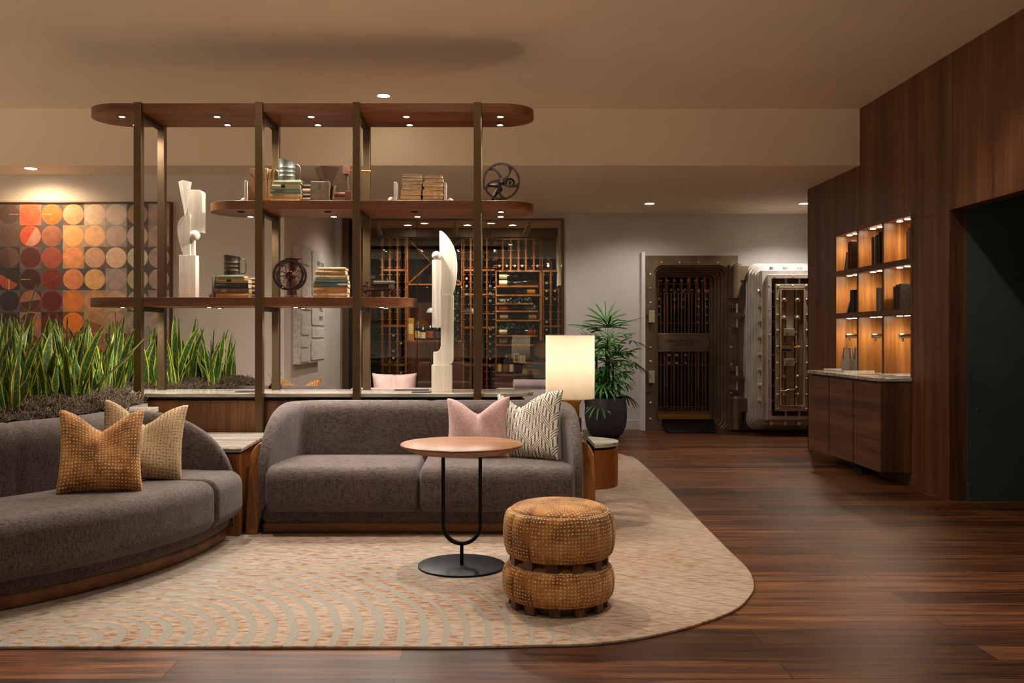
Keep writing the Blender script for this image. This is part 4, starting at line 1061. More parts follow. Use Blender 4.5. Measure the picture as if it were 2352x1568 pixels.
zt1 = stack([(500.5, 561.5, 8, (132, 134, 112), 'grey green', None), (496.6, 570.5, 11, (158, 138, 92), 'olive tan black labelled', 'd'), (495.8, 570.5, 11.4, (48, 54, 54), 'dark slate', 't'),
       (492.5, 571.5, 11.4, (104, 88, 76), 'mauve brown', 'm'), (495.5, 571.5, 10.4, (186, 142, 84), 'orange tan', 'm')],
      Z3, 6.66, 'under the lowest shelf tin sifter', True, .11, 'books under the lower tin sifter')
stack([(563, 586, 8, (130, 116, 84), 'olive', None), (563, 587, 9, (112, 96, 78), 'brown', None), (562, 586, 10, (150, 128, 92), 'tan', None), (564, 588, 11, (96, 84, 72), 'dark brown', None), (562, 587, 11, (120, 98, 70), 'worn brown', None)],
      Z3, 6.80, 'in the hidden stack behind the lower sifter', True, .14, 'books behind the lower sifter stack')
zt2 = stack([(629, 692, 8.2, (172, 178, 150), 'pale green', None), (624, 689, 12.6, (176, 178, 146), 'pale green black labelled', 'd'), (621.5, 691.5, 9.6, (98, 128, 132), 'dusty blue', 't'),
       (620.5, 691, 11.4, (176, 160, 122), 'striped tan', 't'), (622.3, 688, 8.8, (212, 184, 138), 'cream', None)],
      Z2, 6.66, 'under the middle shelf tin sifter', True, .11, 'books under the upper tin sifter')
stack([(694, 714, 9, (70, 50, 38), 'dark brown', None), (695, 713, 12, (150, 128, 96), 'tan', None), (692, 714, 9, (84, 70, 58), 'brown', None), (694, 713, 9, (120, 104, 84), 'grey brown', None), (693, 714, 9, (80, 66, 50), 'dark olive', None)],
      Z2, 6.80, 'between the green books and the mill', True, .14, 'books beside the wooden mill')
stack([(922.8, 968, 6.4, (96, 90, 76), 'grey', None), (922.8, 972, 7.8, (120, 106, 78), 'olive', None), (922.8, 971, 8, (84, 76, 64), 'dark olive', None), (923, 969, 12.2, (104, 96, 82), 'grey brown', None),
       (919.5, 968.5, 13, (92, 88, 78), 'charcoal', None), (918, 967, 8.4, (88, 92, 88), 'slate', None), (911, 968.5, 9.6, (70, 72, 70), 'wide dark grey', None)],
      Z2, 6.70, 'of the page side stack farther from the gear', False, .14, 'books in the page side stack away from the gear')
stack([(975, 1017, 8.6, (44, 58, 56), 'dark teal', None), (975, 1019, 8.6, (110, 70, 46), 'red brown', None), (970, 1018, 9.8, (120, 124, 70), 'moss green', None), (973, 1018, 9, (108, 92, 60), 'olive brown', None),
       (969, 1017.5, 12, (128, 104, 66), 'brown', None), (970.5, 1018, 7.4, (38, 92, 96), 'bright teal', None), (969, 1018.5, 9.6, (48, 58, 76), 'navy', None)],
      Z2, 6.70, 'of the page side stack nearer the gear', False, .14, 'books in the page side stack nearer the gear')
# upright books behind the second post
def upright(px0, px1, py0, yf, dp, col, label, pages=False, lean=0.0):
    x0, x1, h = X(px0, yf), X(px1, yf), Z(py0, yf) - Z2
    t = thing('book', label, 'book', (x0, yf, Z2), 0, 'upright books around the second post'); o = MB(); b = .003; w_ = x1 - x0
    o.box(0, b, 0, dp, 0, h).box(w_ - b, w_, 0, dp, 0, h)
    o.box(0, w_, dp - b, dp, 0, h) if pages else o.box(0, w_, 0, b, 0, h)
    o.build('cover', cm(col), t, world=False, smooth=0, bevel=.001)
    MB().box(b, w_ - b, .004 if pages else b, dp - .004, .004, h - .004).build('pages', M['paper'], t, world=False, smooth=0)
    t.rotation_euler = (0, lean, 0)
    return t
bk = upright(573, 606, 387, 6.70, .03, (128, 84, 44), 'tall brown board book with a slanting row of black dots')
d_ = MB()
for i in range(7): d_.box(.006 + .0085 * i, .012 + .0085 * i, -.0012, .0005, .215 - .010 * i - .0016 * i * i, .222 - .010 * i - .0016 * i * i)
d_.build('dot_row', M['black'], bk, world=False, smooth=0)
upright(607.5, 612.5, 385, 6.70, .14, (176, 146, 104), 'slim cream book standing upright just past the second post', True, .02)
upright(613.5, 621, 387, 6.71, .14, (196, 166, 122), 'upright cream book, second past the shelf post', True, .03)
upright(621.5, 628, 388, 6.72, .14, (190, 158, 114), 'upright pale tan book, third past the shelf post', True, .045)
upright(629, 636, 389, 6.80, .12, (176, 172, 132), 'upright pale green book leaning by the tin sifter', True, .05)
# bookends
def bookend(pb, rb, px0, px1, pyt, zb, yb, label, col=(176, 172, 160), base=0):
    t = thing('bookend', label, 'bookend', (X(pb, yb), yb, zb)); r = rb * K; m = cm(col, .4)
    MB().ball((X(pb, yb), yb, zb + r), r, 28).build('ball', m, t, smooth=180)
    MB().box(X(px0, yb), X(px1, yb), yb - .045, yb + .045, zb, zb + (Z(pyt, yb) - Z(zb and 0, 0) if 0 else (Z(pyt, yb) - zb))).build('plate', m, t, smooth=0, bevel=.003)
    a, b = sorted((X(pb, yb), X((px0 + px1) / 2, yb))); MB().box(a, b, yb - .03, yb + .03, zb, zb + .004).build('foot', m, t, smooth=0)
bookend(559.5, 6.6, 564.5, 571.5, 417, Z2, 6.72, 'grey stone bookend with ball before the dotted brown book')
bookend(898.6, 8, 906, 913, 420, Z2, 6.74, 'pale marble bookend with ball, farther one from the gear wheel')
bookend(1035, 7.2, 1020.5, 1026, 421, Z2, 6.76, 'pale marble bookend with ball, next to the gear wheel')
bookend(484.8, 5.8, 490.5, 494.5, 634, Z3, 6.72, 'grey marbled bookend with ball on the lowest shelf', (128, 122, 112))
# tin flour sifters
def sifter(px0, px1, pyl, pyr, pxh, zb, yb, label, tm='tin'):
    cx = X((px0 + px1) / 2, yb); r = (px1 - px0) / 2 * yb / F_PX; zl, zr = Z(pyl, yb), Z(pyr, yb)
    t = thing('flour_sifter', label, 'sifter', (cx, yb, zb)); H = (zl + zr) / 2 - zb
    o = MB(); prof = [(r * .97, 0), (r, .004)] + sum([[(r, H * f - .003), (r * 1.025, H * f), (r, H * f + .003)] for f in (.22, .42, .62)], []) + [(r, H * .9), (r * 1.03, H), (r * .97, H), (r * .96, .01), (.001, .008)]
    o.lathe(prof, (cx, yb, zb), 40)
    for i, p in enumerate(o.v):
        s = (p[2] - zb) / H
        if s > .6: o.v[i] = (p[0], p[1], p[2] - (p[0] - cx) / r * (zl - zr) / 2 * min(1, (s - .6) / .4))
    o.build('body', M[tm], t, smooth=50)
    xh = X(pxh, yb); z1, z0 = zr - .014, zb + .012
    MB().tube([(cx + r * .98, yb, z1), (cx + r + (xh - cx - r) * .5, yb, z1 - .001), (xh - .004, yb, z1 - .014), (xh, yb, z1 - .03), (xh - .001, yb, z0 + .015), (xh - .008, yb, z0), (cx + r * .98, yb, z0 - .002)], .0033, 8).build('handle', M[tm], t, smooth=180)
sifter(514.6, 551, 585, 590, 565, zt1 + .0003, 6.72, 'dark tin flour sifter standing on books on the lowest shelf', 'tin_dark')
sifter(641, 678, 365, 374, 690, zt2 + .0003, 6.72, 'grey tin flour sifter standing on green books, higher shelf')
# wooden grain mill
Y_ = 6.76; q = lambda cx, cy: (X(560 + cx / 7.84, Y_), Z(355 + cy / 7.84, Y_))
t = thing('grain_mill', 'old wooden grain mill with hopper and long crank on the middle shelf', 'mill', (X(745, Y_), Y_, Z2))
x0, z1 = q(1225, 500); x1, _ = q(1600, 500)
MB().box(x0, x1 - .012, Y_ - .06, Y_ + .07, Z2, z1).build('box', cm((96, 84, 62), .7), t, smooth=0, bevel=.006)
em = MB(); ex, ez = q(1385, 585); em.lathe([(.012, -.0005), (.012, -.0009), (.0145, -.0009), (.0145, -.0005), (.012, -.0005)], (ex, Y_ - .06, ez), 24, 'y'); em.build('worn_stamp', cm((86, 68, 54), .8), t)
hx0, hz1 = q(1285, 232); hx1, _ = q(1700, 340); bx0, bz0 = q(1405, 500); bx1, _ = q(1590, 525)
cxh = (hx0 + hx1) / 2; cxb = (bx0 + bx1) / 2; a, b = (hx1 - hx0) / 2 / 1.18, (bx1 - bx0) / 2 / 1.18
ho = MB(); R4 = Matrix.Rotation(math.radians(32), 4, 'Z')
def sq(rad, z, c): return [(c + v.x, Y_ + v.y * .75, z) for v in (R4 @ Vector((sx * rad, sy * rad, 0)) for sx, sy in ((-1, -1), (1, -1), (1, 1), (-1, 1)))]
v = sq(a, hz1, cxh) + sq(b, bz0 - .004, cxb) + sq(a * .93, hz1, cxh) + sq(b * .8, bz0, cxb)
ho.add(v, [(i, (i + 1) % 4, 4 + (i + 1) % 4, 4 + i) for i in range(4)] + [(8 + i, 12 + i, 12 + (i + 1) % 4, 8 + (i + 1) % 4) for i in range(4)] + [(i, 8 + i, 8 + (i + 1) % 4, (i + 1) % 4) for i in range(4)] + [(12, 13, 14, 15)])
ho.build('hopper', cm((72, 50, 30), .6), t, smooth=0)
sx0, sz1 = q(1560, 560); sx1, sz0 = q(1650, 810)
o = MB().box(-.004, .008, -.045, .045, 0, sz1 - sz0); o.xf(Matrix.Translation((sx0 + .004, Y_ - .01, sz0)) @ Matrix.Rotation(.20, 4, 'Y') @ Matrix.Rotation(.5, 4, 'Z')); o.build('spout_board', cm((112, 86, 54), .7), t, smooth=0, bevel=.002)
ax, az1 = q(1635, 675); bx, az0 = q(1835, 765)
MB().cyl((ax, Y_, (az0 + az1) / 2), (bx, Y_, (az0 + az1) / 2), (az1 - az0) / 2, n=20).build('axle', cm((112, 70, 48), .6), t)
rx0, rz1 = q(1828, 655); rx1, rz0 = q(1945, 820)
MB().box(rx0, rx1, Y_ - .02, Y_ + .02, Z2 + .001, rz1).build('crank_block', cm((84, 42, 20), .5), t, smooth=0, bevel=.003)
px_, pz_ = q(1885, 650); tx_, tz_ = q(1850, 350)
MB().cyl((px_, Y_, pz_), (tx_, Y_, tz_), .0095, .0085, 14).build('crank_arm', cm((74, 44, 24), .55), t)
kx0, kz1 = q(1790, 210); kx1, kz0 = q(1902, 360)
MB().box(kx0, kx1, Y_ - .018, Y_ + .018, kz0, kz1).build('knob', cm((116, 72, 50), .5), t, smooth=0, bevel=.003)
hx, hz = q(1900, 292); ex, ez = q(2285, 300)
MB().cyl((hx, Y_, hz), (ex, Y_, ez), .0055, .0075, 12).build('grip_rod', cm((176, 122, 84), .5), t)
# spoked cast iron grinder
Y_ = 6.74; cx, cz = X(666, Y_), Z(631.8, Y_); R = 35.5 * Y_ / F_PX
t = thing('coffee_grinder', 'cast iron grinder with big spoked wheel and red body', 'grinder', (cx, Y_, Z3))
def wheel(cy, nm):
    ri = MB(); ri.lathe([(R, -.006), (R, .006), (R - .016, .006), (R - .018, 0), (R - .016, -.006), (R, -.006)], (cx, cy, cz), 72, 'y'); w1 = ri.build(nm, M['iron'], t, smooth=50)
    sp = MB()
    for k in range(9):
        a0 = 2 * PI * k / 9 + .2; pts = []
        for i in range(13):
            s = i / 12; rad = .012 + (R - .030) * math.sin(PI * s); an = a0 + (s - .5) * .95
            pts.append((cx + rad * math.cos(an), cy, cz + rad * math.sin(an)))
        sp.tube(pts, .0021, 6)
    sp.build('spokes', M['iron_red'], w1, smooth=180)
    return w1
wheel(Y_ - .055, 'wheel'); wheel(Y_ + .05, 'wheel')
MB().cyl((cx, Y_ - .07, cz), (cx, Y_ + .065, cz), .008, n=16).build('axle', M['iron'], t)
MB().lathe([(.022, -.05), (.034, -.03), (.030, .0), (.036, .03), (.02, .05)], (cx + .004, Y_, cz - .002), 28, 'y').build('grinding_drum', M['iron_red'], t, smooth=60)
MB().lathe([(.001, .03), (.018, .032), (.034, .07), (.040, R + .002), (.061, R + .006), (.061, R + .009), (.055, R + .009)], (cx + .02, Y_, cz), 28).build('hopper', M['iron_red'], t, smooth=50)
MB().lathe([(.052, 0.004), (.05, .012), (.036, .02), (.034, cz - Z3 - .03)], (cx + .014, Y_, Z3), 28).build('stand', M['iron_red'], t, smooth=50)
MB().box(X(642, Y_), X(699, Y_), Y_ - .055, Y_ + .055, Z3, Z3 + .009).build('base_board', M['iron'], t, smooth=0, bevel=.004)
kx, kz = X(649.5, Y_ - .08), Z(662, Y_ - .08)
MB().ball((kx, Y_ - .07, kz), .0105, 16).build('crank_knob', M['iron'], t, smooth=180)
# toy tractor
Y_ = 6.74; q = lambda a, b: (X(820 + a / 13.06, Y_), Z(600 + b / 13.06, Y_))
t = thing('toy_tractor', 'red and grey cast iron toy tractor on the lowest shelf end', 'toy tractor', (X(872, Y_), Y_, Z3))
def twheel(px_, r, cy, nm, w_=.010):
    cx_ = X(px_, Y_); c = (cx_, cy, Z3 + r + .0005); o = MB()
    o.lathe([(r, -w_ / 2), (r, w_ / 2), (r * .86, w_ / 2), (r * .86, -w_ / 2), (r, -w_ / 2)], c, 36, 'y'); wo = o.build(nm, M['iron_red'], t, smooth=40)
    s = MB(); s.cyl((cx_, cy - w_ / 2, c[2]), (cx_, cy + w_ / 2, c[2]), r * .16)
    for k in range(8): a = 2 * PI * k / 8; s.tube([(cx_, cy, c[2]), (cx_ + r * .88 * math.cos(a), cy, c[2] + r * .88 * math.sin(a))], .0016, 5)
    s.build('spokes', M['iron'], wo, smooth=60)
for cy in (Y_ - .045, Y_ + .045): twheel(839, .0465, cy, 'rear_wheel', .016)
twheel(896.6, .0345, Y_ - .04, 'front_wheel'); twheel(897.5, .0345, Y_ + .04, 'front_wheel')
a0, b0 = q(495, 588); a1, b1 = q(1125, 690)
MB().box(a0, a1, Y_ - .017, Y_ + .017, b1, b0).build('hood', cm((104, 98, 84), .5, .3), t, smooth=0, bevel=.006, seg=3)
a0, b0 = q(960, 690); a1, b1 = q(1112, 835); MB().box(a0, a1, Y_ - .016, Y_ + .016, b1, b0 + .001).build('radiator', cm((92, 84, 68), .5, .3), t, smooth=0, bevel=.002)
a0, b0 = q(500, 690); a1, b1 = q(965, 860); MB().box(a0, a1, Y_ - .013, Y_ + .013, b1, b0).build('engine', M['iron'], t, smooth=0, bevel=.002)
a0, b0 = q(330, 800); a1, b1 = q(1000, 915); o = MB().cyl((a0, Y_, (b0 + b1) / 2), (a1, Y_, (b0 + b1) / 2), .0115, .009, 14); o.build('chassis', M['iron_red'], t)
a0, b0 = q(905, 590); MB().cyl((a0, Y_, b0), (a0 - .001, Y_, b0 + .024), .0042, .0032, 10).build('exhaust', cm((104, 98, 84), .5, .3), t)
a0, b0 = q(675, 590); MB().cyl((a0, Y_, b0), (a0, Y_, b0 + .010), .002).cyl((a0, Y_, b0 + .01), (a0, Y_, b0 + .014), .006).build('filler_cap', M['iron'], t)
a0, b0 = q(470, 640); a1, b1 = q(425, 530); o = MB().cyl((a0, Y_, b0 - .02), (a1, Y_, b1), .0018); o.tube([(a1 + .011 * math.cos(2 * PI * i / 20) * .8, Y_ + .012 * math.sin(2 * PI * i / 20), b1 + .004 * math.cos(2 * PI * i / 20)) for i in range(20)], .0014, 5, closed=True); o.build('steering_wheel', M['iron'], t)
for cy in (Y_,): MB().cyl((X(839, Y_), Y_ - .05, Z3 + .047), (X(839, Y_), Y_ + .05, Z3 + .047), .0035).cyl((X(897, Y_), Y_ - .045, Z3 + .035), (X(897, Y_), Y_ + .045, Z3 + .035), .003).build('axles', M['iron'], t)
a0, b0 = q(300, 640); MB().box(a0 - .012, a0 + .012, Y_ - .012, Y_ + .012, b0 - .004, b0 + .003).box(a0 - .002, a0 + .002, Y_ - .004, Y_ + .004, Z3 + .05, b0 - .003).build('seat', M['iron'], t, smooth=0)
# gear wheel with crank
Y_ = 6.72; cx, cz = X(1151.6, Y_), Z(416.5, Y_); R = 42 * Y_ / F_PX
t = thing('gear_wheel', 'large black toothed gear wheel on the rounded end of the middle shelf', 'gear', (cx, Y_, Z2))
n = 240; out = []; inn = []
for i in range(n):
    a = 2 * PI * i / n; r_o = R + (.0035 if (i % 3) else 0.0); out.append((cx + r_o * math.cos(a), cz + r_o * math.sin(a))); inn.append((cx + (R - .012) * math.cos(a), cz + (R - .012) * math.sin(a)))
o = MB(); ring_prism(o, out, inn, Y_ - .008, Y_ + .008, 'y'); g_ = o.build('toothed_rim', M['iron'], t, smooth=30)
for k in range(5):
    a0 = 2 * PI * k / 5 + .55; o = MB(); pts = []
    for i in range(11):
        s = i / 10; rad = .014 + (R - .022) * s; an = a0 + .55 * s * s; pts.append((rad, an, .007 + .009 * abs(2 * s - 1) ** 2))
    L_ = [(cx + r * math.cos(a) - w_ * math.sin(a), cz + r * math.sin(a) + w_ * math.cos(a)) for r, a, w_ in pts] + [(cx + r * math.cos(a) + w_ * math.sin(a), cz + r * math.sin(a) - w_ * math.cos(a)) for r, a, w_ in pts[::-1]]
    o.prism(L_, Y_ - .006, Y_ + .006, 'y'); o.build('spoke', M['iron'], t, smooth=30)
MB().cyl((cx, Y_ - .02, cz), (cx, Y_ + .03, cz), .021, n=28).build('hub', M['iron'], t, bevel=.002)
MB().cyl((cx, Y_ - .024, cz), (cx, Y_ - .018, cz), .010, n=20).build('hub_bolt', M['tin'], t)
px_, pz_ = X(1171.5, Y_), Z(418.6, Y_); o = MB(); n = 48; out = [(px_ + (.033 + (.004 if i % 2 else 0)) * math.cos(2 * PI * i / n), pz_ + (.033 + (.004 if i % 2 else 0)) * math.sin(2 * PI * i / n)) for i in range(n)]
inn = [(px_ + .022 * math.cos(2 * PI * i / n), pz_ + .022 * math.sin(2 * PI * i / n)) for i in range(n)]
ring_prism(o, out, inn, Y_ + .012, Y_ + .03, 'y'); o.cyl((px_, Y_ - .0, pz_), (px_, Y_ + .03, pz_), .012); o.box(px_ - .003, px_ + .003, Y_ + .015, Y_ + .025, pz_ - .024, pz_ + .024); o.build('pinion', M['iron'], t, smooth=30)
kx, kz = X(1174.8, Y_), Z(387.5, Y_); MB().cyl((kx, Y_ - .035, kz), (kx, Y_ - .006, kz), .009, .011, 16).build('crank_knob', M['iron'], t)
def qq(a, b): return (X(820 + a / 3.92, Y_), Z(340 + b / 3.92, Y_))
ps = [qq(1135, 350), qq(1190, 325), qq(1270, 330), qq(1295, 360), qq(1270, 400)]
MB().tube([(a, Y_ + .05, b) for a, b in ps], [.012, .013, .015, .016, .014], 12).build('bracket_arm', M['iron'], t, smooth=180)
ps = [qq(1290, 330), qq(1262, 380), qq(1225, 440), (qq(1205, 470)[0], Z2 + .004)]
MB().tube([(a, Y_ + .05, b) for a, b in ps], [.012, .017, .013, .013], 12).build('stand_leg', M['iron'], t, smooth=180)
MB().box(X(1095, Y_), X(1146, Y_), Y_ - .01, Y_ + .09, Z2, Z2 + .006).cyl((X(1115, Y_), Y_ + .02, Z2), (X(1115, Y_), Y_ + .02, Z2 + .03), .006).build('foot_plate', M['iron'], t, smooth=0, bevel=.002)

# ------------------------------------------------------------------ sculptures
Y_ = 6.74; q = lambda a, b: (X(390 + a / 5.227, Y_), Z(400 + b / 5.227, Y_))
t = thing('wood_sculpture', 'bleached wood sculpture with wedge and small ball on the lowest shelf', 'sculpture', (X(430, Y_), Y_, Z3))
x0, z1 = q(108, 968); x1, _ = q(308, 968)
MB().box(x0, x1, Y_, Y_ + .085, Z3, z1).build('base_block', M['pale_wood'], t, smooth=0, bevel=.002)
pl = [q(155, 968), q(240, 968), q(240, 478), q(215, 480), q(170, 496), q(130, 525), q(103, 562), q(88, 605), q(85, 660), q(92, 730), q(108, 810), q(130, 890)]
MB().prism(pl, Y_ + .005, Y_ + .08, 'y').build('curved_blade', M['pale_wood'], t, smooth=30, bevel=.0015)
x0, z1 = q(243, 700); x1, _ = q(272, 900); MB().box(x0, x1, Y_ + .03, Y_ + .078, q(0, 968)[1], z1).build('support', M['pale_wood'], t, smooth=0)
pl = [q(200, 694), q(370, 694)] + [q(370 - 40 + 40 * math.cos(a), 218 - 40 * math.sin(a)) for a in [PI / 2 * i / 8 for i in range(9)]] + [q(190, 176)]
MB().prism(pl, Y_ + .035, Y_ + .12, 'y').build('rounded_slab', M['pale_wood'], t, smooth=30, bevel=.0015)
a0, b0, c0, tp_ = q(108, 92), q(178, 76), q(270, 96), q(180, 488)
o = MB(); o.add([(a0[0], Y_ - .01, a0[1]), (b0[0], Y_ - .05, b0[1] - .004), (c0[0], Y_ - .01, c0[1]), ((a0[0] + c0[0]) / 2, Y_ + .04, a0[1]), (tp_[0] - .002, Y_, tp_[1]), (tp_[0] + .001, Y_ - .004, tp_[1]), (tp_[0] + .003, Y_, tp_[1]), (tp_[0], Y_ + .03, tp_[1])],
   [(0, 1, 2, 3), (0, 4, 5, 1), (1, 5, 6, 2), (2, 6, 7, 3), (3, 7, 4, 0), (4, 7, 6, 5)]); o.build('wedge', M['pale_wood'], t, smooth=0)
bx, bz = q(305, 733); MB().ball((bx - .002, Y_ + .0, bz), .0375, 32).build('ball', M['pale_wood'], t, smooth=180)
Y_ = 6.74; q = lambda a, b: (X(840 + a / 3.92, Y_), Z(500 + b / 3.92, Y_))
zc = .8295
t = thing('wood_sculpture', 'tall bleached wood totem with sail shaped blade standing on the console', 'sculpture', (X(1014, Y_), Y_, zc))
x0, z1 = q(593, 1325); x1, _ = q(775, 1325)
MB().box(x0, x1, Y_, Y_ + .10, zc, z1).build('base_block', M['pale_wood'], t, smooth=0, bevel=.002)
pl = [q(608, 1324), q(750, 1323), q(772, 1316), q(785, 1296), q(789, 1265), q(789, 692), q(676, 692), q(676, 1150), q(670, 1178), q(655, 1198), q(636, 1206), q(608, 1208)]
MB().prism(pl, Y_ + .01, Y_ + .085, 'y').build('hooked_upright', M['pale_wood'], t, smooth=30, bevel=.002)
pl = [q(680, 690), q(783, 690), q(800, 640), q(815, 560), q(822, 480), q(822, 400), q(812, 320), q(790, 250), q(760, 195), q(720, 145), q(690, 120), q(672, 112), q(662, 117), q(664, 300)]
MB().prism(pl, Y_ + .02, Y_ + .06, 'y').build('sail_blade', M['pale_wood'], t, smooth=30, bevel=.0015)
x0, z1 = q(598, 380); x1, z0 = q(676, 987); o = MB(); o.add([(x0, Y_ - .01, z0), (x0 + .032, Y_ - .035, z0), (x1, Y_ + .0, z0), (x1, Y_ + .04, z0), (x0, Y_ + .04, z0), (x0, Y_ - .01, z1), (x0 + .032, Y_ - .035, z1), (x1, Y_ + .0, z1), (x1, Y_ + .04, z1), (x0, Y_ + .04, z1)], [(0, 1, 6, 5), (1, 2, 7, 6), (2, 3, 8, 7), (3, 4, 9, 8), (4, 0, 5, 9), (0, 4, 3, 2, 1), (5, 6, 7, 8, 9)])
o.build('hanging_post', M['pale_wood'], t, smooth=0)
bx, bz = q(636, 340); MB().ball((bx, Y_ + .005, bz), .0335, 32).build('ball', M['pale_wood'], t, smooth=180)
# dark magazines lying on the console
for (a, b, yy, lab) in ((540, 592, 6.72, 'thin dark magazine on the console near the second post'), (945, 990, 6.66, 'thin dark magazine on the console beside the totem base'), (905, 985, 6.92, 'thin dark magazine lying farther back on the console')):
    tag(MB().box(X(a, yy), X(b, yy) - .004, yy, yy + .13, .8295, .8345).build('magazine', cm((46, 42, 38), .4), None, smooth=0, bevel=.001), lab, 'magazine')

# ------------------------------------------------------------------ framed aerial picture
YA = 9.10; pit = 48.95 * YA / F_PX; ax1 = X(393.5, YA); az1 = Z(468.5, YA)
pal = [[(84, 62, 54), (96, 72, 64), (88, 64, 58), (64, 54, 54), (58, 48, 52), (58, 50, 50), (66, 52, 52)],
       [(204, 84, 52), (190, 96, 66), (92, 46, 42), (70, 38, 34), (150, 88, 70), (160, 104, 82), (176, 100, 78)],
       [(196, 102, 44), (156, 98, 74), (158, 82, 66), (120, 50, 40), (100, 46, 36), (104, 42, 34), (120, 46, 36)],
       [(208, 142, 104), (222, 156, 100), (212, 140, 94), (206, 130, 92), (206, 124, 62), (214, 118, 54), (178, 84, 50)],
       [(196, 170, 146), (214, 164, 124), (196, 152, 128), (206, 160, 112), (190, 138, 98), (196, 144, 102), (196, 132, 102)],
       [(176, 162, 150), (170, 150, 140), (206, 176, 152), (158, 142, 138), (186, 152, 124), (172, 138, 114), (180, 138, 116)],
       [(146, 122, 102), (172, 156, 146), (184, 172, 152), (168, 154, 124), (158, 144, 124), (156, 142, 132), (150, 130, 120)],
       [(158, 134, 126), (164, 140, 124), (160, 136, 128), (156, 132, 122), (154, 130, 122), (160, 138, 126), (156, 130, 120)]]
half = {(1, 1): ((204, 84, 52), (198, 140, 118), 60), (1, 4): ((96, 52, 44), (168, 112, 92), 188), (1, 5): ((92, 52, 44), (196, 128, 96), 60), (0, 3): ((62, 54, 52), (176, 88, 54), -30), (3, 6): ((150, 58, 38), (206, 110, 66), 60),
        (1, 6): ((196, 120, 94), (122, 66, 54), 180), (4, 5): ((196, 144, 102), (156, 100, 72), -20), (4, 6): ((204, 140, 108), (182, 118, 92), 180), (0, 2): ((88, 64, 58), (108, 84, 74), 100), (0, 6): ((66, 52, 52), (88, 76, 78), 40)}
g = G('printed aerial photograph', .75); at = g.n('ShaderNodeVertexColor', _layer_name='Col')
nz = g.noise(g.obj(), 14, 5, .65, .5); g.col(g.mix(.55, at.outputs['Color'], g.mix(1.0, at.outputs['Color'], g.ramp(nz, [(.3, (.55, .55, .58, 1)), (.5, (1, 1, 1, 1)), (.7, (1.35, 1.25, 1.15, 1))]), 'MULTIPLY')))
M['print'] = g.m
t = thing('framed_picture', 'large framed grid of coloured farm circles on the pale wall', 'picture', (X(180, YA), YA, Z(815, YA)))
mb = MB(); cols_ = []
yp = YA - .045
def addf(vs, c): mb.add(vs, [tuple(range(len(vs)))]); cols_.append(lin(*c))
ra = random.Random(21)
for ci in range(-2, 8):
    for ri in range(7):
        c = pal[max(0, min(7, ci if ci >= 0 else 0))][ri]
        if ci < 0: c = tuple(int(x * ra.uniform(.8, 1.0)) for x in c)
        xa = ax1 - pit * (8 - ci); zb_ = az1 - pit * 1.012 * (ri + 1); pz = pit * 1.012
        bg = ra.choice([tuple(int(x * .45 + 28) for x in c), tuple(int(min(255, x * .55 + 70)) for x in c), (92, 84, 84), tuple(int(min(255, x * .8 + 36)) for x in c)])
        addf([(xa, yp, zb_), (xa + pit, yp, zb_), (xa + pit, yp, zb_ + pz), (xa, yp, zb_ + pz)], bg)
        cx_, cz_ = xa + pit / 2, zb_ + pz / 2; rc = pit * .485
        addf([(cx_ + rc * math.cos(2 * PI * k / 40), yp - .0006, cz_ + rc * math.sin(2 * PI * k / 40)) for k in range(40)], tuple(int(min(255, x * 1.12 + 14)) for x in c))
        c = tuple(min(255, int(x * (1.06 if ci < 3 else 1.16))) for x in c)
        addf([(cx_ + rc * .955 * math.cos(2 * PI * k / 40), yp - .0010, cz_ + rc * .955 * math.sin(2 * PI * k / 40)) for k in range(40)], c)
        if (ci, ri) in half:
            c1, c2, an = half[(ci, ri)]
            for cc, s0 in ((c1, 0), (c2, 180)):
                addf([(cx_ + rc * .955 * math.cos(math.radians(an + s0 + 180 * k / 20)), yp - .0014, cz_ + rc * .955 * math.sin(math.radians(an + s0 + 180 * k / 20))) for k in range(21)], cc)
        if (ci, ri) in ((0, 0), (2, 0), (1, 3)):
            addf([(cx_ - rc * (.95 if ci else 0), yp - .0018, cz_ - .003), (cx_ + (rc * .9 if not ci else 0), yp - .0018, cz_ - .003), (cx_ + (rc * .9 if not ci else 0), yp - .0018, cz_ + .002), (cx_ - rc * (.95 if ci else 0), yp - .0018, cz_ + .002)], (206, 178, 150))
        if (ci, ri) == (0, 3): addf([(cx_ - .004, yp - .0018, cz_ - rc), (cx_ + .003, yp - .0018, cz_ - rc), (cx_ + .003, yp - .0018, cz_), (cx_ - .004, yp - .0018, cz_)], (206, 200, 190))
        if (ci, ri) == (2, 3):
            a = math.radians(28); dx, dz = rc * math.cos(a), rc * math.sin(a); addf([(cx_ - dx, yp - .0018, cz_ - dz), (cx_ - dx, yp - .0018, cz_ - dz - .004), (cx_ + dx, yp - .0018, cz_ + dz - .004), (cx_ + dx, yp - .0018, cz_ + dz)], (180, 110, 84))
pr = mb.build('print', M['print'], t, smooth=0, recalc=False)
ca = pr.data.color_attributes.new('Col', 'FLOAT_COLOR', 'CORNER')
for p in pr.data.polygons:
    for li in p.loop_indices: ca.data[li].color = cols_[p.index]
xl = ax1 - pit * 10; zb_ = az1 - pit * 1.012 * 7
MB().box(xl, ax1, yp + .002, YA - .002, zb_, az1).build('backing', cm((60, 48, 44)), t, smooth=0)
f_ = MB(); ring_prism(f_, [(xl - .02, az1 + .014), (ax1 + .016, az1 + .014), (ax1 + .016, zb_ - .014), (xl - .02, zb_ - .014)], [(xl, az1), (ax1, az1), (ax1, zb_), (xl, zb_)], yp - .012, YA - .001, 'y')
f_.build('frame', M['rack_dark'], t, smooth=0)
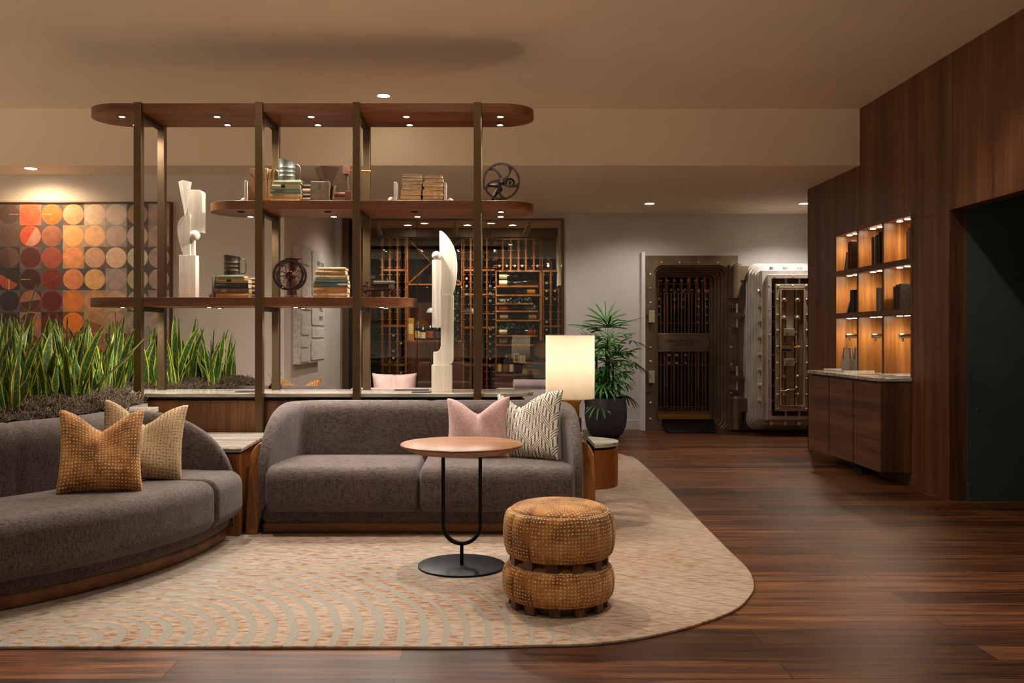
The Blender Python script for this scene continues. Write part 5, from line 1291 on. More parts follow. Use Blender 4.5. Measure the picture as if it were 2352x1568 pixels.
# pale relief panel on the return wall
t = thing('relief_panel', 'pale relief panel with dark capital lettering on the return wall', 'wall art', (-2.06, 10.1, .943))
y0, y1, z0, z1 = 9.49, 10.87, .943, 2.217; xw = -2.06
MB().box(xw + .001, xw + .075, y0, y1, z0, z1).build('board', cm((214, 206, 192), .8), t, smooth=0, bevel=.004)
for (a, b, c, d) in ((9.55, 10.0, 2.0, 2.15), (9.55, 10.05, 1.52, 1.96), (10.1, 10.8, 1.70, 2.18), (9.55, 9.98, 1.25, 1.48), (10.08, 10.85, 1.36, 1.66), (9.55, 9.9, 1.12, 1.22), (10.1, 10.85, 1.22, 1.33), (10.05, 10.85, .97, 1.19), (9.55, 9.98, .96, 1.09)):
    o = MB(); o.prism(rrect(a, b, c, d, .04, 4), xw + .075, xw + .088, 'x'); o.build('raised_block', cm((220, 212, 198), .8), t, smooth=30, bevel=.003)
for txt, yy, zz, s_ in (('KEEP YOUR', 10.62, 2.06, .075), ('WELL BEING', 10.60, 1.96, .075), ('CLOSE', 10.68, 1.86, .075), ('WELL', 10.66, 1.545, .085), ('AWAY', 10.66, 1.44, .085)):
    text_on(txt, s_, (xw + .0885, yy - .05, zz), '+x', 'lettering', cm((84, 66, 60)), t)

# ------------------------------------------------------------------ seats beyond the console
def lounge(name, label, cat, cx_, cy_, w_, mat, hb, depth=.8, back_front=True):
    t = thing(name, label, cat, (cx_, cy_, 0)); idm = lambda u, d, z: (cx_ - w_ / 2 + u, cy_ + d, z)
    softbox((0, 0, .12), (w_, depth, .34), .05, idm).build('base', mat, t, smooth=60)
    softbox((.02, .18, .33), (w_ - .02, depth + .02, .46), .05, idm).build('seat', mat, t, smooth=60)
    softbox((0, 0, .30), (w_, .2, hb), .08, idm).build('backrest', mat, t, smooth=60)
    for u in (.08, w_ - .08):
        for d in (.1, depth - .1): MB().cyl((cx_ - w_ / 2 + u, cy_ + d, 0), (cx_ - w_ / 2 + u, cy_ + d, .13), .02, n=12).build('leg', M['cab_side'], t)
    return t
lounge('lounge_sofa', 'grey sofa seen over the console, its back against the planter end', 'sofa', X(580, 8.2) + .25, 8.0, 1.05, M['sofa'], .80)
lounge('lounge_sofa', 'pale pink velvet sofa beyond the console behind the totem', 'sofa', X(915, 8.0), 8.0, .95, M['velvet_pink'], .782)
t = lounge('lounge_chair', 'lavender velvet lounge chair with rolled headrest beyond the console', 'chair', X(1205, 8.6), 8.6, .62, M['lavender'], .745)
o = MB(); pts = [(X(1180, 8.55) + .5 * s, 8.62 + .03 * math.sin(PI * s), .792 - .006 * s) for s in [i / 12 for i in range(13)]]; o.tube(pts, .041, 20); o.build('headrest_roll', M['lavender'], t, smooth=60, bevel=.006)
pillow('pillow', M['dots'], 'ochre dotted pillow seen over the console beyond the second post', (X(688, 8.25), 8.25, .47), .40, math.radians(10), math.radians(-8), .15, .07, 20)
pillow('pillow', M['velvet_pink'], 'plump pale pink velvet pillow seen over the console', (X(907, 8.25), 8.25, .50), .41, math.radians(-4), math.radians(-6), .17, .0, 1)
t = thing('side_table', 'small round side table beyond the console holding a vase', 'table', (X(632, 7.7), 7.7, 0)); c = (X(632, 7.7), 7.7, 0)
MB().lathe([(.001, .74), (.15, .74), (.15, .725), (.001, .725)], c, 40).build('top', M['marble'], t); MB().lathe([(.15, 0), (.15, .01), (.015, .02), (.015, .73)], c, 32).build('pedestal', M['blackmetal'], t)
t = thing('vase', 'small clear glass vase with twigs beyond the console', 'vase', (c[0], c[1], .7405))
MB().lathe([(.001, 0), (.04, 0), (.058, .04), (.055, .08), (.03, .11), (.034, .13), (.031, .13), (.027, .11), (.052, .08), (.055, .04), (.038, .005)], t.location, 32).build('glass', M['vase_glass'], t)
o = MB()
for k in range(6): a = k * 1.1; o.tube([(c[0] + .01 * math.cos(a), c[1] + .01 * math.sin(a), .745), (c[0] + .02 * math.cos(a), c[1] + .02 * math.sin(a), .86), (c[0] + .055 * math.cos(a), c[1] + .05 * math.sin(a), .93 + .01 * (k % 3))], .0016, 5)
o.build('twigs', M['palm_stem'], t)
# ------------------------------------------------------------------ glass front of the wine room
GY = 12.04
w1 = MB(); th = .035
w1.box(gx0, X(802, GY), GY - .03, GY + .05, 0, gz1 - .02).box(gx0, gx1, GY - .02, GY + .05, gz1 - .02, gz1).box(gx1 - .035, gx1, GY - .02, GY + .10, 0, gz1 - .02).box(gx0, gx1, GY - .02, GY + .05, 0, .05)
wf = w1.build('window_1', M['bronze'], None, smooth=0); wf['kind'] = 'structure'
jd = MB().box(X(802, GY), X(812, GY), GY - .01, GY + .1, .05, gz1 - .02); jd.build('side_jamb', M['black'], wf, smooth=0)
seams = [X(812, GY), X(958, GY), X(1127, GY), gx1 - .035]
for a, b in zip(seams[:-1], seams[1:]): MB().box(a + .003, b - .003, GY + .015, GY + .025, .05, gz1 - .02).build('glass_pane', M['glass'], wf, smooth=0)
for x in seams[1:3]: MB().box(x - .004, x + .004, GY + .01, GY + .03, .05, gz1 - .02).build('seam', M['black'], wf, smooth=0)
# wine room shell
RX0, RX1, RB = -1.86, 3.9, 13.45
struct('wall_wine_room_back', MB().box(RX0, RX1, RB, RB + .1, 0, 2.78), M['black'], smooth=0)
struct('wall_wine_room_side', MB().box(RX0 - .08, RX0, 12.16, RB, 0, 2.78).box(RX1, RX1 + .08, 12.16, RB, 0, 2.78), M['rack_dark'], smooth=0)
struct('wall_wine_room_inner', MB().box(X(1278, 13.3), X(1278, 13.3) + .1, 12.9, RB, 1.95, 2.78), M['wall'], smooth=0)
struct('ceiling_wine_room', MB().box(RX0, RX1, 12.16, RB, 2.78, 2.83), M['wall'], smooth=0)
struct('trim_4', MB().box(RX0, RX1, 13.10, RB, 2.655, 2.78), M['rack_dark'], smooth=0)
YR = 13.15; xr_ = lambda p: X(p, YR); zr_ = lambda p: Z(p, YR)
def rack(label, pxs, pys, y0=None, wood_='rack_wood', pegs=True, pw=.024, pegmat=None, back=None):
    """uprights at pxs, rails at pys"""
    zb, zt = zr_(pys[-1]), zr_(pys[0]); x0, x1 = xr_(pxs[0]), xr_(pxs[-1])
    t = thing('wine_rack', label, 'wine rack', ((x0 + x1) / 2, YR, zb)); fr = MB()
    for p in pxs: fr.box(xr_(p) - pw / 2, xr_(p) + pw / 2, YR, YR + .26, zb, zt)
    fr.build('uprights', M[wood_], t, smooth=0)
    ra_ = MB()
    for p in pys: ra_.box(x0, x1, YR - .002, YR + .26, zr_(p) - .014, zr_(p) + .014)
    ra_.build('rails', M[wood_], t, smooth=0)
    if pegs:
        pg = MB(); z = zb + .08
        while z < zt - .05:
            for p in pxs: pg.box(xr_(p) - .034, xr_(p) + .034, YR - .004, YR + .012, z - .006, z + .004)
            z += .107
        pg.build('pegs', M['rack_wood'], t, smooth=0)
    return t
rack('narrow redwood rack bay behind glass, farthest from the lamp', [878, 895, 913, 932], [546, 620, 748, 838, 985])
rack('tall redwood rack bay directly behind the last shelf post', [1064, 1081, 1099, 1118, 1136], [546, 620, 676, 752, 838, 985])
rack('short redwood rack bay above the lying bottles', [1139, 1155, 1173, 1191, 1208, 1226, 1243], [548, 622])
rack('redwood rack bay behind glass, nearest the lamp shade', [1247, 1265, 1283, 1294], [622, 749, 985])
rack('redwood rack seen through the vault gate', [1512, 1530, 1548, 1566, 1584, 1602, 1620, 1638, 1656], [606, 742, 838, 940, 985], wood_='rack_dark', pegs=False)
# diamond bin, open shelf and cabinet
x0, x1 = xr_(935), xr_(1062)
t = thing('wine_cabinet', 'redwood cabinet with diamond bin, open shelf and doors behind glass', 'cabinet', ((x0 + x1) / 2, YR, 0))
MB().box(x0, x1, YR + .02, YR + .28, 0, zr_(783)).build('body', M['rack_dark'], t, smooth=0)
for a, b in ((935, 998), (999, 1062)): MB().box(xr_(a) + .006, xr_(b) - .006, YR, YR + .02, .05, zr_(786)).build('door', M['rack_dark'], t, smooth=0, bevel=.004)
for p in (653, 783): MB().box(x0, x1, YR, YR + .28, zr_(p) - .012, zr_(p) + .012).build('shelf', M['rack_wood'], t, smooth=0)
for p in (935, 1062): MB().box(xr_(p) - .014, xr_(p) + .014, YR, YR + .28, zr_(783), zr_(545)).build('side_panel', M['rack_wood'], t, smooth=0)
for (a, b, c, d) in ((937, 548, 990, 602), (937, 650, 990, 602), (1060, 548, 1000, 602), (1060, 650, 1000, 602)):
    MB().cyl((xr_(a), YR + .08, zr_(b)), (xr_(c), YR + .08, zr_(d)), .014, n=4).build('diagonal_slat', M['rack_wood'], t, smooth=0)
MB().box(x0, x1, YR + .275, YR + .285, zr_(783), zr_(653)).build('back_panel', M['rack_dark'], t, smooth=0)
# display bay of sloping shelves
x0, x1 = xr_(1139), xr_(1243)
t = thing('display_rack', 'redwood display bay of shelves with bottles lying sideways', 'wine rack', ((x0 + x1) / 2, YR, .7))
for p in (1137.5, 1243): MB().box(xr_(p) - .022, xr_(p) + .022, YR, YR + .28, 0, zr_(548)).build('upright', M['rack_wood'], t, smooth=0)
for py, e in ((657, 1236), (677.5, 1241), (697, 1225), (714.5, 1236), (735.5, 1241), (771, 1234), (792, 1241), (861, 1241)):
    MB().box(x0, xr_(e), YR - .01, YR + .26, zr_(py) - .014, zr_(py) + .010).build('shelf', M['rack_wood'], t, smooth=0)
MB().box(x0, x1, YR + .25, YR + .27, 0, zr_(548)).build('back_panel', M['rack_dark'], t, smooth=0)
MB().box(x0, x1, YR + .02, YR + .25, 0, zr_(862)).build('lower_cupboard', M['rack_wood'], t, smooth=0)
# bottles
def bottle_mesh(length=.30, r=.038):
    return [(.001, 0), (r * .9, 0), (r, .006), (r, length * .62), (r * .85, length * .69), (r * .42, length * .77), (r * .36, length * .93), (r * .42, length * .94), (r * .42, length * .985), (r * .36, length), (.001, length)]
def make_bottle(label, capcol=None, labcol=(222, 206, 170), glass='bottle', group=None, r=.038, L=.30):
    t = thing('wine_bottle', label, 'bottle', (0, 0, 0), 0, group)
    MB().lathe(bottle_mesh(L, r), (0, 0, 0), 20, 'z').build('glass', M[glass], t, world=False, smooth=50)
    if labcol: MB().lathe([(r + .0008, L * .12), (r + .0008, L * .50)], (0, 0, 0), 20, 'z').build('label', cm(labcol, .7), t, world=False, smooth=60)
    if capcol: MB().lathe([(r * .44, L * .80), (r * .46, L * 1.003), (.001, L * 1.004)], (0, 0, 0), 14, 'z').build('capsule', cm(capcol, .4, .3), t, world=False, smooth=50)
    return t
def lay(t, px_, py_, flip=False):   # lying along x, base at px
    x = xr_(px_); t.location = (x, YR + .06, zr_(py_)); t.rotation_euler = (0, -PI / 2 if flip else PI / 2, 0)
lying = [(1141, 635, 0, (226, 210, 176), None, 'top shelf'), (1141, 650, 0, (226, 210, 176), None, 'second row from the top'), (1235, 649, 1, None, (50, 46, 42), 'second row, neck towards the glass post'),
         (1235, 669, 1, (214, 150, 50), None, 'row above the ivy, amber labelled'), (1143, 691, 0, (214, 196, 160), None, 'row with ivy'), (1141, 707, 0, (170, 90, 50), None, 'row below the ivy'), (1235, 707, 1, (96, 120, 150), None, 'row below the ivy, pale blue label'),
         (1143, 727, 0, (206, 190, 150), None, 'fifth shelf'), (1238, 727, 1, (196, 176, 130), None, 'fifth shelf, neck inwards'), (1141, 763, 0, (220, 206, 176), None, 'shelf under the dark gap'), (1236, 763, 1, (168, 60, 30), None, 'shelf under the dark gap, red foiled'), (1141, 783, 0, (200, 190, 160), None, 'lowest display shelf')]
for (p, py, fl, lc, cc, nm) in lying:
    b = make_bottle('dark wine bottle lying in the display bay, ' + nm, cc or (60, 52, 44), lc, group='bottles lying in the display bay'); lay(b, p, py - 1, bool(fl))
# necks pointing out of racks
proto = {}
def neck(px_, py_, col, grp, lab):
    if col not in proto:
        b = make_bottle(lab, col, None, group=grp); proto[col] = b
    else: b = dup(proto[col], label=lab, group=grp)
    b.location = (xr_(px_), YR + .24, zr_(py_)); b.rotation_euler = (PI / 2, 0, 0)
    return b
silver, orange, green, pinkc = (176, 166, 142), (190, 84, 30), (90, 130, 50), (160, 90, 110)
for px_ in (1147, 1164, 1182, 1199, 1234): neck(px_, 611, silver, 'bottles in the short rack bay', 'wine bottle, neck out, in the rack bay above the lying bottles')
for i in range(9): neck(1126, 657 + i * 0 + 16.9 * i + (0 if i < 3 else 48), silver, 'bottles in the rack behind the last post', 'wine bottle, neck out, in the bay behind the last shelf post')
for i, py in enumerate((650, 668, 686, 739, 757)): neck(1255, py, silver, 'bottles in the rack by the lamp', 'wine bottle, neck out, in the bay nearest the lamp shade')
for py in (668, 687): neck(1274, py, pinkc if py > 670 else silver, 'bottles in the rack by the lamp', 'wine bottle, neck out, in the bay nearest the lamp shade')
for py in (640, 657, 676): neck(1072, py, silver, 'bottles in the rack behind the last post', 'wine bottle, neck out, in the bay behind the last shelf post')
for py in (770, 788, 806, 822, 856): neck(904 if py % 4 else 922, py, silver, 'bottles in the far rack bay', 'wine bottle, neck out, in the bay farthest from the lamp')
zg = lambda cy: 590 + cy / 6.535; xg = lambda c: 1490 + c / 6.535
for (cx_, cy, c) in ((380, 285, silver), (495, 285, silver), (380, 520, green), (497, 520, pinkc), (378, 640, silver), (495, 640, orange), (380, 758, orange), (495, 758, orange), (148, 630, silver), (148, 745, silver), (148, 865, silver),
                     (740, 520, silver), (855, 520, silver), (740, 635, silver), (855, 635, silver), (740, 750, silver), (855, 750, silver), (740, 868, silver), (855, 870, silver), (740, 985, silver), (855, 985, silver)):
    neck(xg(cx_), zg(cy), c, 'bottles behind the vault gate', 'wine bottle, neck out, in the rack behind the vault gate')
for (a, b) in ((1535, 815), (1552, 815), (1573, 815), (1535, 833), (1553, 833), (1573, 833)): neck(a, b, silver, 'bottles behind the vault gate', 'wine bottle, neck out, in the rack behind the vault gate')
# standing spirits on the cabinet shelf and display counter
def stand(t, px_, py_, yy=YR + .05): t.location = (X(px_, yy), yy, Z(py_, yy)); return t
def zshelf(py_): return zr_(py_) + .012
specs = [(958, 783, (206, 176, 110), (176, 140, 70), .04, .27, 'slim amber spirit bottle beside the tall yellow carton'), (970, 783, (210, 196, 150), (120, 84, 40), .045, .23, 'squat amber spirit bottle on the open cabinet shelf'),
         (987, 783, (150, 70, 34), (60, 40, 30), .05, .27, 'wide copper coloured spirit bottle on the open cabinet shelf'), (1004, 783, (60, 60, 70), (40, 40, 46), .04, .25, 'dark spirit bottle on the open shelf behind the totem')]
for (a, b, lc, cc, r, L, nm) in specs:
    bt = make_bottle(nm, cc, lc, r=r, L=L); bt.location = (xr_(a), YR + .08, zshelf(b))
for (a, lc, r, L, nm) in ((1147, (216, 196, 90), .036, .30, 'spirit bottle with yellow label on the display counter'), (1163, (120, 70, 40), .045, .30, 'dark squat spirit bottle on the display counter'), (1175.5, (206, 196, 170), .034, .29, 'spirit bottle with white keyhole label on the display counter')):
    bt = make_bottle(nm, (110, 96, 76), lc, r=r, L=L); bt.location = (xr_(a), YR + .06, zr_(861) + .0105)
tt = thing('carton', 'tall yellow bottle carton on the open shelf behind glass', 'carton', (xr_(943), YR + .06, zshelf(783)))
MB().box(-.045, .045, -.04, .04, 0, .32).build('box', cm((176, 122, 48), .6), tt, world=False, smooth=0)
MB().prism([(-.032, .09), (.032, .09)] + [(.032 * math.cos(a), .21 + .032 * math.sin(a)) for a in [PI * i / 10 for i in range(11)]], -.0415, -.0402, 'y').build('label', cm((222, 196, 130), .6), tt, world=False, smooth=0)
for (a, w_, h_, lab) in ((1186, .075, .13, 'small cream framed card on the display counter'), (1200, .085, .11, 'larger cream printed card on the display counter')):
    o = MB(); xx = xr_(a); zz = zr_(861) + (.18 if a < 1190 else .17); f = thing('card_stand', lab, 'card', (xx, YR + .03, zr_(861) + .0105))
    ring_prism(o, [(xx - w_ / 2, zz), (xx + w_ / 2, zz), (xx + w_ / 2, zz + h_), (xx - w_ / 2, zz + h_)], [(xx - w_ / 2 + .01, zz + .01), (xx + w_ / 2 - .01, zz + .01), (xx + w_ / 2 - .01, zz + h_ - .01), (xx - w_ / 2 + .01, zz + h_ - .01)], YR + .02, YR + .03, 'y'); o.build('frame', cm((214, 196, 150)), f, smooth=0)
    MB().box(xx - w_ / 2 + .008, xx + w_ / 2 - .008, YR + .024, YR + .028, zz + .008, zz + h_ - .008).build('card', cm((190, 168, 120) if a > 1190 else (96, 74, 50)), f, smooth=0)
    MB().cyl((xx, YR + .026, zr_(861) + .01), (xx, YR + .026, zz + .005), .004).build('stem', M['dark_bronze'], f)
# caps hanging / stacked on the bay shelf
for i, (a, c) in enumerate(((1072, (70, 82, 110)), (1086, (190, 196, 208)), (990, (170, 184, 206)))):
    tt = thing('baseball_cap', ['navy cap on the rack shelf beside the last post', 'white cap on the rack shelf hidden by the last post', 'pale blue cap on the open shelf behind the totem'][i], 'cap', (xr_(a), YR + .05, zr_(718) if i < 2 else zr_(718)))
    o = MB(); o.lathe([(.075 * math.cos(PI / 2 * k / 8), .075 * math.sin(PI / 2 * k / 8)) for k in range(9)], (0, .06, 0), 24); o.build('crown', cm(c), tt, world=False, smooth=180)
    MB().prism([(.07 * math.cos(a_), .03 - .085 * math.sin(a_)) for a_ in [PI * k / 12 for k in range(13)]], .0, .006, 'z').build('brim', cm(c), tt, world=False, smooth=30)
MB_ = MB().box(xr_(1064), xr_(1136), YR - .004, YR + .26, zr_(719) - .01, zr_(719)); tag(MB_.build('rack_shelf', M['rack_wood'], None, smooth=0), 'thin redwood shelf carrying caps in the rack behind the last post', 'shelf')
# ivy hanging between bays and along the display
def ivy(label, region, n, seed):
    r = random.Random(seed); o = MB(); x0, x1, z0, z1 = region
    for k in range(n):
        c = Vector((r.uniform(x0, x1), YR - .03 + r.uniform(0, .08), r.uniform(z0, z1))); s = r.uniform(.012, .022); a = r.uniform(0, 6.28); b = r.uniform(-.8, .8)
        Rm = Matrix.Rotation(a, 3, 'Y') @ Matrix.Rotation(b, 3, 'X'); pts = [(0, -1), (.7, -.5), (.75, .2), (0, 1.1), (-.75, .2), (-.7, -.5)]
        o.add([tuple(c + Rm @ Vector((p[0] * s, 0, p[1] * s))) for p in pts], [(0, 1, 2, 3, 4, 5)])
    for k in range(4):
        xx = r.uniform(x0, x1); o.tube([(xx + .01 * math.sin(j), YR + .0, z1 + (z0 - z1) * j / 8) for j in range(9)], .002, 4)
    tag(o.build('ivy', M['ivy'], None, smooth=0, recalc=False), label, 'ivy', None, 'stuff')
ivy('green ivy trailing down the rack behind the totem', (xr_(1042), xr_(1052), zr_(780), zr_(668)), 260, 4)
ivy('sprig of ivy lying on the display shelf between bottles', (xr_(1143), xr_(1222), zr_(696), zr_(684)), 60, 6)
ivy('dark ivy in the gap between the display shelves', (xr_(1143), xr_(1225), zr_(757), zr_(742)), 90, 8)
# barrels
def barrel(cx_, cy_, zb, H, R, label):
    t = thing('wine_barrel', label, 'barrel', (cx_, cy_, zb)); N = 24
    f = lambda s: R * (.84 + .16 * math.sin(PI * s))
    MB().lathe([(f(i / 14), zb + H * i / 14) for i in range(15)] + [(f(1) - .02, zb + H), (f(1) - .02, zb + H - .03), (.001, zb + H - .03)], (cx_, cy_, 0), N * 2).build('staves', M['barrel'], t, smooth=40)
    for s in (.05, .22, .36, .64, .78, .95):
        MB().lathe([(f(s - .03) + .002, zb + H * (s - .03)), (f(s - .03) + .006, zb + H * (s - .03)), (f(s + .03) + .006, zb + H * (s + .03)), (f(s + .03) + .002, zb + H * (s + .03))], (cx_, cy_, 0), N * 2).build('hoop', M['hoop'], t, smooth=50)
barrel(X(1258, 12.66), 12.66, 0, .875, .385, 'oak barrel with grey steel hoops behind glass by the lamp')
c = (X(1246, 12.75), 12.9, Z(803, 12.9))
t = thing('barrel_head', 'round barrel head leaning against the racks above the barrel', 'barrel head', c)
MB().lathe([(.001, -.012), (.118, -.012), (.118, .012), (.001, .012)], c, 48, 'y').build('head', M['barrel'], t)
MB().lathe([(.118, -.016), (.132, -.016), (.132, .016), (.118, .016), (.118, -.016)], c, 48, 'y').build('hoop', M['dark_bronze'], t)
MB().cyl((c[0], c[1] + .03, .86), (c[0], c[1] + .03, c[2] - .1), .03).build('stand', M['barrel'], t)
# lantern on the end bay
t = thing('lantern', 'small glass lantern with a lit bulb on top of the rack', 'lantern', (xr_(1260), YR + .08, zr_(622) + .014))
MB().lathe([(.03, 0), (.055, .02), (.055, .10), (.02, .15), (.02, .20)], t.location, 20).build('glass', M['vase_glass'], t); MB().ball((xr_(1260), YR + .08, zr_(622) + .08), .014, 12).build('bulb', emit('lantern bulb', (1, .7, .4), 22), t, smooth=180)

# ------------------------------------------------------------------ vault doorway
VY = 11.98
SV, SB = M['steel_dark'], M['steel']
t = thing('vault_doorway', 'dark steel vault door frame with stepped rounded jamb', 'vault frame', (X(1590, VY), VY, 0))
ox0, ox1, oz0, oz1 = X(1482, VY), X(1695, VY), 0.0, Z(587, VY)
ix0, ix1, iz0, iz1 = X(1503, VY), X(1672, VY), Z(985, VY) + .0, Z(609, VY)
o = MB(); inn = rrect(ix0, ix1, iz0, iz1, .11, 8); 
def onrect(p, x0, x1, z0, z1, cx_, cz_):
    d = Vector((p[0] - cx_, p[1] - cz_)); s = min(((x1 - cx_) / d.x) if d.x > 0 else ((x0 - cx_) / d.x) if d.x < 0 else 1e9, ((z1 - cz_) / d.y) if d.y > 0 else ((z0 - cz_) / d.y) if d.y < 0 else 1e9)
    return (cx_ + d.x * s, cz_ + d.y * s)
cxv, czv = (ix0 + ix1) / 2, (iz0 + iz1) / 2
outl = [onrect(p, ox0, ox1, oz0, oz1, cxv, czv) for p in inn]
# snap the corners of the outer outline
for cnr in ((ox0, oz0), (ox1, oz0), (ox1, oz1), (ox0, oz1)):
    k = min(range(len(outl)), key=lambda i: (outl[i][0] - cnr[0]) ** 2 + (outl[i][1] - cnr[1]) ** 2); outl[k] = cnr
ring_prism(o, outl, inn, VY, VY + .07, 'y'); o.build('face_plate', SV, t, smooth=30, bevel=.003)
d0 = 0; y = VY + .02
for k in range(5):
    a, b = .026 * k, .026 * (k + 1)
    o = MB(); ring_prism(o, rrect(ix0 + a - .001, ix1 - a + .001, iz0 + a * .55 - .001, iz1 - a + .001, .11 - .008 * k, 8), rrect(ix0 + b * .9, ix1 - b, iz0 + b * .55, iz1 - b, .10 - .008 * k, 8), y + .008, y + .105, 'y')
    o.build('jamb_step', SV, t, smooth=30, bevel=.005); y += .088
GYt = y
for (px_, pys_) in ((1494, (630, 662, 695, 798, 830, 880, 925, 962)), (1680, (700, 755, 797, 837, 902))):
    for py in pys_: MB().ball((X(px_, VY), VY, Z(py, VY)), .017, 14, (1, .5, 1)).build('rivet', M['brass'] if py in (662, 798) else M['bolt_cream'], t, smooth=180)
for px_ in (1520, 1562, 1605, 1648): MB().ball((X(px_, VY), VY, Z(603, VY)), .018, 14, (1, .5, 1)).build('rivet', M['brass'], t, smooth=180)
for py in (728, 866):
    MB().box(X(1490, VY - .05), X(1503, VY - .05), VY - .07, VY, Z(py + 13, VY), Z(py - 15, VY)).build('latch_block', M['bolt_cream'], t, smooth=0, bevel=.004)
    MB().box(X(1483, VY), X(1496, VY), VY - .02, VY, Z(py + 34 if py > 800 else py - 3, VY), Z(py - 12 if py > 800 else py - 27, VY)).build('latch_plate', SV, t, smooth=0, bevel=.003)
# gate
gy = GYt + .02
a0, a1 = ix0 + .10, ix1 - .135
t = thing('vault_gate', 'barred inner vault gate with engraved name plate', 'gate', ((a0 + a1) / 2, gy, .05))
xb = lambda i: X(1509.5 + i * 8.0, gy)
zt_, zbt = Z(625, gy), Z(963, gy)
MB().box(X(1505, gy), X(1634, gy), gy - .02, gy + .02, Z(963, gy), Z(951, gy)).build('bottom_rail', M['brass'], t, smooth=0, bevel=.002)
MB().box(X(1505, gy), X(1634, gy), gy - .015, gy + .015, Z(951, gy), Z(944, gy)).build('kick_rail', M['steel_bronze'], t, smooth=0)
for py in (652, 673, 934): MB().box(X(1505, gy), X(1634, gy), gy - .008, gy + .008, Z(py + .8, gy), Z(py - .8, gy)).build('crossbar', M['steel_bronze'], t, smooth=0)
for i in range(16):
    top = Z(673 - 3 if (i % 2 == 0 or i == 15) else 652 - 3, gy)
    o = MB().cyl((xb(i), gy, Z(945, gy)), (xb(i), gy, Z(809, gy)), .0075, n=10); o.build('bar', M['steel_bronze'], t)
    MB().cyl((xb(i), gy, Z(765, gy)), (xb(i), gy, top), .0075, n=10).build('bar', M['steel_bronze'], t)
    tp = top; r = .014
    MB().tube([(xb(i) - r * math.cos(a) * 1, gy, tp + .018 + r * math.sin(a)) for a in [-.9 + (PI + 1.8) * k / 12 for k in range(13)]], .0055, 8).build('bar_loop', M['bolt_cream'], t, smooth=180)
MB().box(X(1505, gy), X(1634, gy), gy - .03, gy + .01, Z(808, gy), Z(765, gy)).build('name_plate', M['steel_dark'], t, smooth=0, bevel=.006)
npl = MB(); zz0, zz1, xx0, xx1 = Z(803, gy), Z(770, gy), X(1511, gy), X(1629, gy); yy = gy - .0315
for (xa, xbb, za, zb_) in ((xx0 + .04, xx1 - .04, zz1 - .004, zz1), (xx0 + .04, xx1 - .04, zz0, zz0 + .004), (xx0, xx0 + .004, zz0 + .04, zz1 - .04), (xx1 - .004, xx1, zz0 + .04, zz1 - .04)): npl.box(xa, xbb, yy, yy + .002, za, zb_)
for sx in (0, 1):
    for sz in (0, 1):
        fx = lambda u: xx0 + u if not sx else xx1 - u
        fz = lambda u: zz0 + u if not sz else zz1 - u
        for (u0, u1, v0, v1) in ((0, .036, .0, .004), (.0, .004, 0, .036), (.032, .036, 0, .02), (0, .02, .032, .036), (.018, .022, .018, .044), (.018, .044, .018, .022), (.04, .044, .0, .022), (0, .022, .04, .044)):
            npl.box(min(fx(u0), fx(u1)), max(fx(u0), fx(u1)), yy, yy + .002, min(fz(v0), fz(v1)), max(fz(v0), fz(v1)))
npl.build('plate_ornament', M['black'], t, smooth=0)
text_on('DIEBOLD SAFE & LOCK CO.', .046, ((xx0 + xx1) / 2, yy, Z(783, gy)), '-y', 'plate_lettering', M['black'], t, .88)
text_on('CANTON, O.', .046, ((xx0 + xx1) / 2, yy, Z(790.5, gy)), '-y', 'plate_lettering', M['black'], t, .95)
MB().box(X(1634.5, gy), X(1642, gy), gy - .035, gy + .02, Z(965, gy), Z(641, gy)).build('hinge_stile', M['steel_bronze'], t, smooth=0, bevel=.004)
for (p0, p1) in ((642, 690), (695, 780), (790, 815), (820, 895), (900, 960)): MB().cyl((X(1638, gy), gy - .04, Z(p1, gy)), (X(1638, gy), gy - .04, Z(p0, gy)), .012, n=14).build('hinge_barrel', M['steel_bronze'], t, bevel=.003)
# ramp
tag(MB().add([(X(1520, 12.2), 12.2, .13), (X(1640, 12.2), 12.2, .13), (X(1648, 11.55), 11.62, .012), (X(1536, 11.55), 11.62, .012), (X(1520, 12.2), 12.2, .0), (X(1640, 12.2), 12.2, .0), (X(1648, 11.55), 11.62, .0), (X(1536, 11.55), 11.62, .0)],
    [(0, 1, 2, 3), (4, 7, 6, 5), (0, 4, 5, 1), (3, 2, 6, 7), (0, 3, 7, 4), (1, 5, 6, 2)]).build('ramp', M['blackmetal'], None, smooth=0, bevel=.004), 'black sloping ramp plate leading out of the vault gate', 'ramp')
# open vault door
FY = 11.36
t = thing('vault_door', 'massive open vault door showing bolts, gears and time lock', 'vault door', (X(1790, FY), FY, .03))
steps = [(1714, 605, 988, 11.86, 11.74, .14), (1720, 608, 985, 11.74, 11.66, .13), (1727, 611, 982, 11.66, 11.58, .12), (1733.5, 614, 979, 11.58, 11.50, .11), (1741, 618, 976, 11.50, 11.40, .09)]
rx = lambda Y: X(1880, Y) + .1
x_r = 4.17
for k, (pl_, pt_, pb_, yb_, yf_, r) in enumerate(steps):
    o = MB(); xl_ = X(pl_, yf_); zt__, zb__ = Z(pt_, yf_), max(.03, Z(pb_, yf_)); cx_ = 3.72; w_ = cx_ - xl_
    o.prism(rrect(cx_ - w_, cx_ + w_, zb__, zt__, r, 8), yf_, yb_, 'y'); o.build('door_step', SB, t, smooth=30, bevel=.008)
